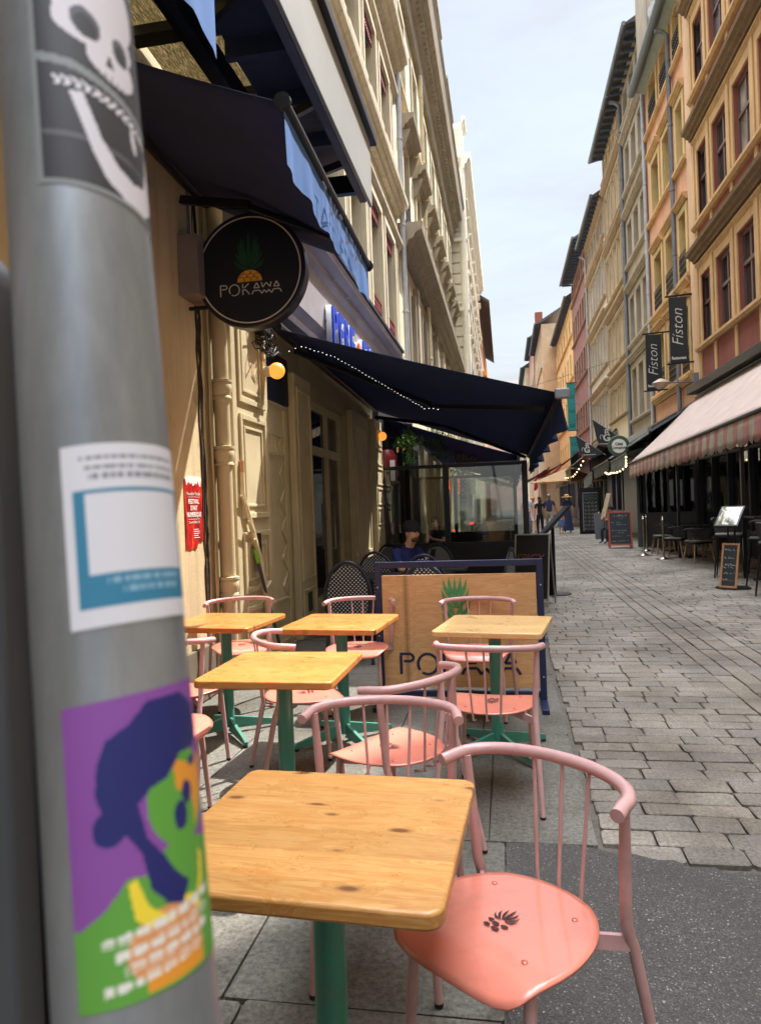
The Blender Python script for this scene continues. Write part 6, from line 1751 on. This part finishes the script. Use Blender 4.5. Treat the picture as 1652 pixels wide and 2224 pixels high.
# ================================================================ street furniture
M_SLT = plain('chalkboard black', srgb(38, 42, 46), .75, var=.2, scale=5)
M_CHK = plain('chalk', srgb(196, 198, 196), .9)
M_ALU = plain('aluminium', srgb(168, 170, 168), .35, metal=.8)
M_RDW = plain('red stained wood', srgb(150, 66, 50), .5, var=.15)
M_TNW = plain('tan frame wood', srgb(170, 122, 84), .5, var=.12)
def scribble(mb, P, x0, x1, y, h=.03, seed=0):
    """handwriting-like chalk line; P(x,y) gives 3-D"""
    rnd = random.Random(seed); x = x0; pts = []
    while x < x1:
        w_ = rnd.uniform(.012, .02)
        if rnd.random() < .16:
            if len(pts) > 1: mb.tube(pts, .0022, 4)
            pts = []; x += .02; continue
        pts.append(P(x, y+rnd.uniform(-.3, 1)*h)); pts.append(P(x+w_*.5, y+rnd.uniform(-.4, .1)*h)); x += w_
    if len(pts) > 1: mb.tube(pts, .0022, 4)
def aboard(name, lb, loc, rz, w, h, spread, fm_, lines, head=None, fw=.045, board=M_SLT, group=None):
    t = thing(name, lb, 'chalkboard', (0, 0, 0), group)
    for k, s in ((0, -1), (1, 1)):
        F = frame((0, 0, 0), (1, 0, 0), (0, -s*spread, h)); sl_ = math.hypot(spread, h)
        F.translation = Vector((0, s*spread, 0))
        q = MB()
        for x in (-w/2, w/2-fw): q.box(x, x+fw, 0, sl_, -.012, .012)
        q.box(-w/2+fw, w/2-fw, sl_-fw, sl_, -.011, .011); q.box(-w/2+fw, w/2-fw, .09, .09+fw, -.011, .011)
        q.xf(F); fo = q.build('frame', fm_, t, bevel=.003)
        q = MB(); q.box(-w/2+fw-.003, w/2-fw+.003, .09+fw, sl_-fw, -.006, .006); q.xf(F); q.build('slate', board, t)
        if s < 0 and lines:
            q = MB(); P = lambda x, y, F=F: F @ Vector((x, y, -.009 if (F.to_3x3() @ Vector((0, 0, 1))).y > 0 else .009))
            for j, (a, b_, yy, hh_) in enumerate(lines): scribble(q, P, a*w/2, b_*w/2, yy*sl_, hh_, j+3)
            q.build('chalk_writing', M_CHK, t)
    t.location = loc; t.rotation_euler = (0, 0, R(rz))
    return t
aboard('folding_chalkboard', 'black folding board with aluminium edges standing past the wooden screen', (.36, 10.3, 0), -16, .5, 1.0, .24, M_ALU, [], fw=.02, board=M_BLK)
ab_ = [o for o in C.objects if o.name.startswith('folding_chalkboard')][0]
tq = text('SPICY', .19, frame((-.2, -.172, .60), (1, 0, 0), (0, .235, 1)), plain('faded red print', srgb(112, 58, 54), .7), ab_, ext=.002, shear=.2, width=.4)
tq.location = (0, 0, 0)
aboard('red_chalkboard', 'red framed chalkboard with handwritten menu beside the brass topped posts', (3.3, 21.9, 0), -4, .66, 1.08, .22, M_RDW, [(-.6, .6, .87, .07), (-.2, .3, .8, .03), (-.75, .1, .7, .03), (-.3, .5, .64, .03), (.6, .75, .7, .03), (-.7, .5, .48, .03), (-.2, .3, .42, .02), (-.7, .2, .33, .03), (.55, .75, .34, .03), (-.75, .6, .2, .02)])
# tilted menu lectern seen edge-on
def lectern(lb, x, y, rz, zlo, zhi, w, L, light, base=True, thick=.045):
    t = thing('menu_stand', lb, 'menu stand', (0, 0, 0))
    F = frame((0, 0, (zlo+zhi)/2), (1, 0, 0), (0, math.sqrt(max(L*L-(zhi-zlo)**2, .01)), zhi-zlo))
    q = MB(); q.box(-w/2, w/2, -L/2, L/2, -thick/2, thick/2); q.xf(F); q.build('case', M_BLK, t, bevel=.006)
    q = MB(); q.box(-w/2+.03, w/2-.03, -L/2+.03, L/2-.03, thick/2, thick/2+.003); q.xf(F); q.build('glass_cover', light, t)
    for s in (-.05, .05): MB().tube([(s, .03, .02), (s, .03, (zlo+zhi)/2-.03)], .016, 8).build('post', M_BLK, t, smooth=60)
    q = MB(); q.lathe([(.26, 0), (.255, .014), (.05, .02)], c=(0, .03, 0), n=32); q.build('base', M_BLK, t, smooth=40)
    t.location = (x, y, 0); t.rotation_euler = (0, 0, R(rz))
    return t
mt, nt, b = newmat('menu under glass'); v = coords(nt, (8, 5, 1))
nt.links.new(ramp(nt, noise(nt, v, 1.6, 3, .5, .5), [(.42, srgb(70, 72, 60)), (.5, srgb(150, 146, 120)), (.6, srgb(226, 228, 224))]), b.inputs['Base Color']); b.inputs['Roughness'].default_value = .12; b.inputs['Coat Weight'].default_value = 1
M_MEN = mt
lectern('black menu stand with a tilted glossy menu case and round base, right foreground', 3.42, 11.8, -38, .96, 1.26, .36, .44, M_MEN)
lectern('slim black menu case tipped steeply down, beside the folding board', .68, 11.4, -80, .80, 1.36, .3, .78, M_SLT)
sl_t = thing('leaning_slate', 'narrow wood framed chalk slate leaning against the menu stand', 'chalkboard', (3.27, 11.62, 0))
F = frame((3.30, 11.60, .03), (.72, -.69, 0), (.10, .10, .68))
q = MB(); w_ = .27
for x in (-w_/2, w_/2-.03): q.box(x, x+.03, 0, .69, -.01, .01)
q.box(-w_/2+.03, w_/2-.03, .66, .69, -.009, .009); q.box(-w_/2+.03, w_/2-.03, 0, .03, -.009, .009); q.xf(F); q.build('frame', M_TNW, sl_t, bevel=.002)
q = MB(); q.box(-w_/2+.028, w_/2-.028, .03, .66, -.004, .004); q.xf(F); q.build('slate', M_SLT, sl_t)
q = MB()
for j, yy in enumerate((.58, .46, .35, .31, .22, .12)):
    for sd in (.0055, -.0055): scribble(q, lambda x, y, sd=sd: F @ Vector((x, y, sd)), -.09, .09-.02*(j % 2), yy, .03, j+20)
q.build('chalk_writing', M_CHK, sl_t)

M_CHR = plain('polished steel', srgb(196, 186, 168), .18, metal=1, var=.05)
def stanchion():
    t = thing('stanchion', '', 'rope post')
    q = MB(); q.tube([(0, 0, .03), (0, 0, .9)], .021, 14); q.build('pole', M_CHR, t, smooth=60)
    q = MB(); q.lathe([(.025, .9), (.04, .93), (.03, .95), (.012, .96), (.018, .975), (.025, .99), (.012, 1.0)], n=16); q.build('finial', M_CHR, t, smooth=60)
    q = MB(); q.prism([(x, y, .0) for x, y in rrect(0, 0, .17, .17, .02)], (0, 0, .015)); q.lathe([(.12, .015), (.06, .045), (.025, .06)], n=16); q.build('base', M_CHR, t, smooth=40)
    return t
s0 = stanchion()
for i, (x, y, lb) in enumerate(((3.60, 17.5, 'polished rope post nearest to us, left of the dark rope backed chairs'), (3.40, 18.8, 'polished rope post second nearest, right of the red chalkboard'), (3.75, 20.3, 'third polished rope post with a brass tinted top, just behind the second'), (3.55, 24.0, 'rope post with brass top directly behind the red chalkboard'), (3.55, 28.6, 'bright polished rope post beside the tall black menu panel'), (3.85, 28.9, 'distant rope post with white bright base'))):
    c = s0 if i == 0 else copy_tree(s0)
    c.location = (x, y, 0); c.rotation_euler = (0, 0, R(10*i)); c['label'] = lb; c['group'] = 'polished rope posts along the right terraces'

M_ROPE = plain('charcoal rope weave', srgb(62, 62, 64), .8, var=.2, scale=60, bmp=.4)
M_OAK = plain('oak legs', srgb(158, 128, 92), .5, var=.12)
M_CUSH = plain('grey cushion', srgb(112, 112, 104), .9)
def rope_chair(hs, legm, name):
    t = thing(name, '', 'chair')
    A_ = [i/16 for i in range(17)]
    top = [(.27*math.cos(PI*a), -.05-.24*math.sin(PI*a), hs+.30) for a in A_]; low = [(.23*math.cos(PI*a), -.05-.2*math.sin(PI*a), hs+.1) for a in A_]
    top = [(.27, .08, hs+.27)]+top+[(-.27, .08, hs+.27)]
    MB().tube(top, .014, 8).build('top_rail', M_ROPE, t, smooth=60)
    q = MB()
    for i in range(0, 49):
        a = PI*i/48; q.bar((.27*math.cos(a), -.05-.24*math.sin(a), hs+.3), (.23*math.cos(a), -.05-.2*math.sin(a), hs+.05), .011, .006, up=(math.cos(a), math.sin(a), 0))
    q.build('rope_back', M_ROPE, t)
    q = MB(); q.prism([(x, y, hs-.03) for x, y in rrect(0, 0, .235, .22, .07)], (0, 0, .03)); q.build('seat', M_BLK, t)
    q = MB(); q.prism([(x, y, hs+.0005) for x, y in rrect(0, 0, .22, .21, .07)], (0, 0, .04)); q.build('cushion', M_CUSH, t, bevel=.015)
    for sx in (-1, 1):
        for sy in (-1, 1): MB().tube([(sx*.18, sy*.17, hs-.02), (sx*.235, sy*.235, 0)], [.019, .012], 8).build('leg', legm, t, smooth=60)
    if hs > .6:
        q = MB(); P4 = [(sx*.215, sy*.215, .28) for sx, sy in ((-1, -1), (1, -1), (1, 1), (-1, 1))]
        for a, b_ in zip(P4, P4[1:]+P4[:1]): q.bar(a, b_, .018, .018)
        q.build('footrest', M_BLK, t)
    return t
rc = rope_chair(.45, M_OAK, 'rope_chair')
for i, (x, y, a, lb) in enumerate(((4.12, 16.5, 15, 'nearest low rope backed chair with pale oak legs, right of the rope posts'), (3.95, 17.9, 60, 'second low rope backed chair, half behind the nearest one'), (3.95, 19.2, 95, 'third low rope backed chair, farthest of the pale legged ones'), (4.9, 17.9, -80, 'low rope backed chair across the table against the dark shopfront'), (4.9, 19.6, -90, 'low rope backed chair deepest in the shade of the striped awning'))):
    c = rc if i == 0 else copy_tree(rc)
    c.location = (x, y, 0); c.rotation_euler = (0, 0, R(a)); c['label'] = lb; c['group'] = 'low rope backed terrace chairs'
bs = rope_chair(.74, M_BLK, 'bar_stool')
for i, (x, y, a, lb) in enumerate(((3.86, 13.4, 160, 'tall rope backed bar stool left of the glossy menu case'), (4.55, 13.6, 190, 'tall rope backed bar stool behind the menu stand'), (4.0, 11.9, 20, 'tall rope backed bar stool just right of the menu stand post'), (3.75, 10.7, 200, 'tall rope backed bar stool at the right edge of the picture'), (4.45, 10.9, 170, 'tall rope backed bar stool deeper in, by the right picture edge'), (4.9, 12.3, 90, 'tall rope backed bar stool against the dark shopfront'))):
    c = bs if i == 0 else copy_tree(bs)
    c.location = (x, y, 0); c.rotation_euler = (0, 0, R(a)); c['label'] = lb; c['group'] = 'tall rope backed bar stools'
for (x, y, h_, lb) in ((4.4, 17.9, .74, 'dark terrace table among the low rope chairs'), (4.25, 12.6, 1.06, 'high dark bar table among the tall stools'), (4.4, 19.9, .74, 'dark terrace table farther along under the striped awning')):
    t = thing('terrace_table', lb, 'table', (x, y, 0), 'dark terrace tables')
    q = MB(); q.box(x-.33, x+.33, y-.33, y+.33, h_, h_+.025); q.build('tabletop', M_DKL, t, bevel=.005)
    q = MB(); q.tube([(x, y, .03), (x, y, h_)], .03, 10); q.build('column', M_BLK, t)
    q = MB()
    for k in range(4): a = R(45+90*k); q.bar((x, y, .05), (x+.28*math.cos(a), y+.28*math.sin(a), .02), .05, .03)
    q.build('base', M_BLK, t)
# tall framed menu panels
tp_ = thing('menu_display', 'tall black menu panel in a light frame with rows of pale dish pictures', 'menu board', (3.5, 31.6, 0))
q = MB(); q.box(3.20, 3.24, 31.6, 31.66, .02, 1.83); q.box(3.93, 3.97, 31.6, 31.66, .02, 1.83); q.box(3.24, 3.93, 31.603, 31.657, 1.79, 1.83); q.box(3.24, 3.93, 31.603, 31.657, .06, .1); q.box(3.12, 4.05, 31.66, 31.7, 0, 1.98)
q.build('frame', M_BLK, tp_); q = MB(); q.box(3.26, 3.29, 31.585, 31.6, .12, 1.78); q.box(3.26, 3.9, 31.585, 31.6, 1.75, 1.78); q.build('light_edge', M_ALU, tp_)
q = MB(); q.box(3.29, 3.91, 31.59, 31.6, .12, 1.75); q.build('panel', M_SLT, tp_)
q = MB()
for r_ in range(8):
    for c_ in range(4): q.ball((3.36+c_*.15, 31.588, .24+r_*.16), .045, 8, (1, .08, .5))
q.build('dish_pictures', plain('dish print', srgb(120, 116, 106), .7, var=.4, scale=30), tp_)
q = MB()
for j in range(8): scribble(q, lambda x, y: Vector((x, 31.583, y)), 3.33, 3.86, .19+j*.16, .02, j+50)
for j in range(3): scribble(q, lambda x, y: Vector((x, 31.583, y)), 3.33, 3.86, 1.5+j*.07, .03, j+60)
q.build('chalk_writing', M_CHK, tp_)
lbd = thing('leaning_menu_board', 'long narrow tilted menu board on an easel behind the red chalkboard', 'menu board', (3.62, 26.2, 0))
F = frame((3.38, 26.2, .75), (.3, -.95, 0), (.28, 0, .95)); q = MB(); q.box(-.16, .16, 0, .95, -.015, .015); q.xf(F); q.build('board', plain('menu print', srgb(168, 150, 126), .5, var=.4, scale=14), lbd, bevel=.003)
q = MB(); q.bar((3.3, 26.2, 0), (3.6, 26.2, 1.4), .03, .03); q.bar((3.75, 26.1, 0), (3.55, 26.2, 1.2), .03, .03); q.bar((3.55, 26.5, 0), (3.5, 26.25, 1.2), .03, .03); q.build('easel', M_BLK, lbd)
db = thing('dark_standing_board', 'dark upright board standing between the tall menu panel and the easel', 'menu board', (3.55, 28, 0))
q = MB(); q.bar((3.45, 27.2, .0), (3.45, 27.6, .95), .45, .03, up=(0, 1, 0)); q.build('board', M_DKL, db)
q = MB(); q.bar((3.45, 27.9, .0), (3.45, 27.62, .9), .03, .03); q.build('strut', M_BLK, db)
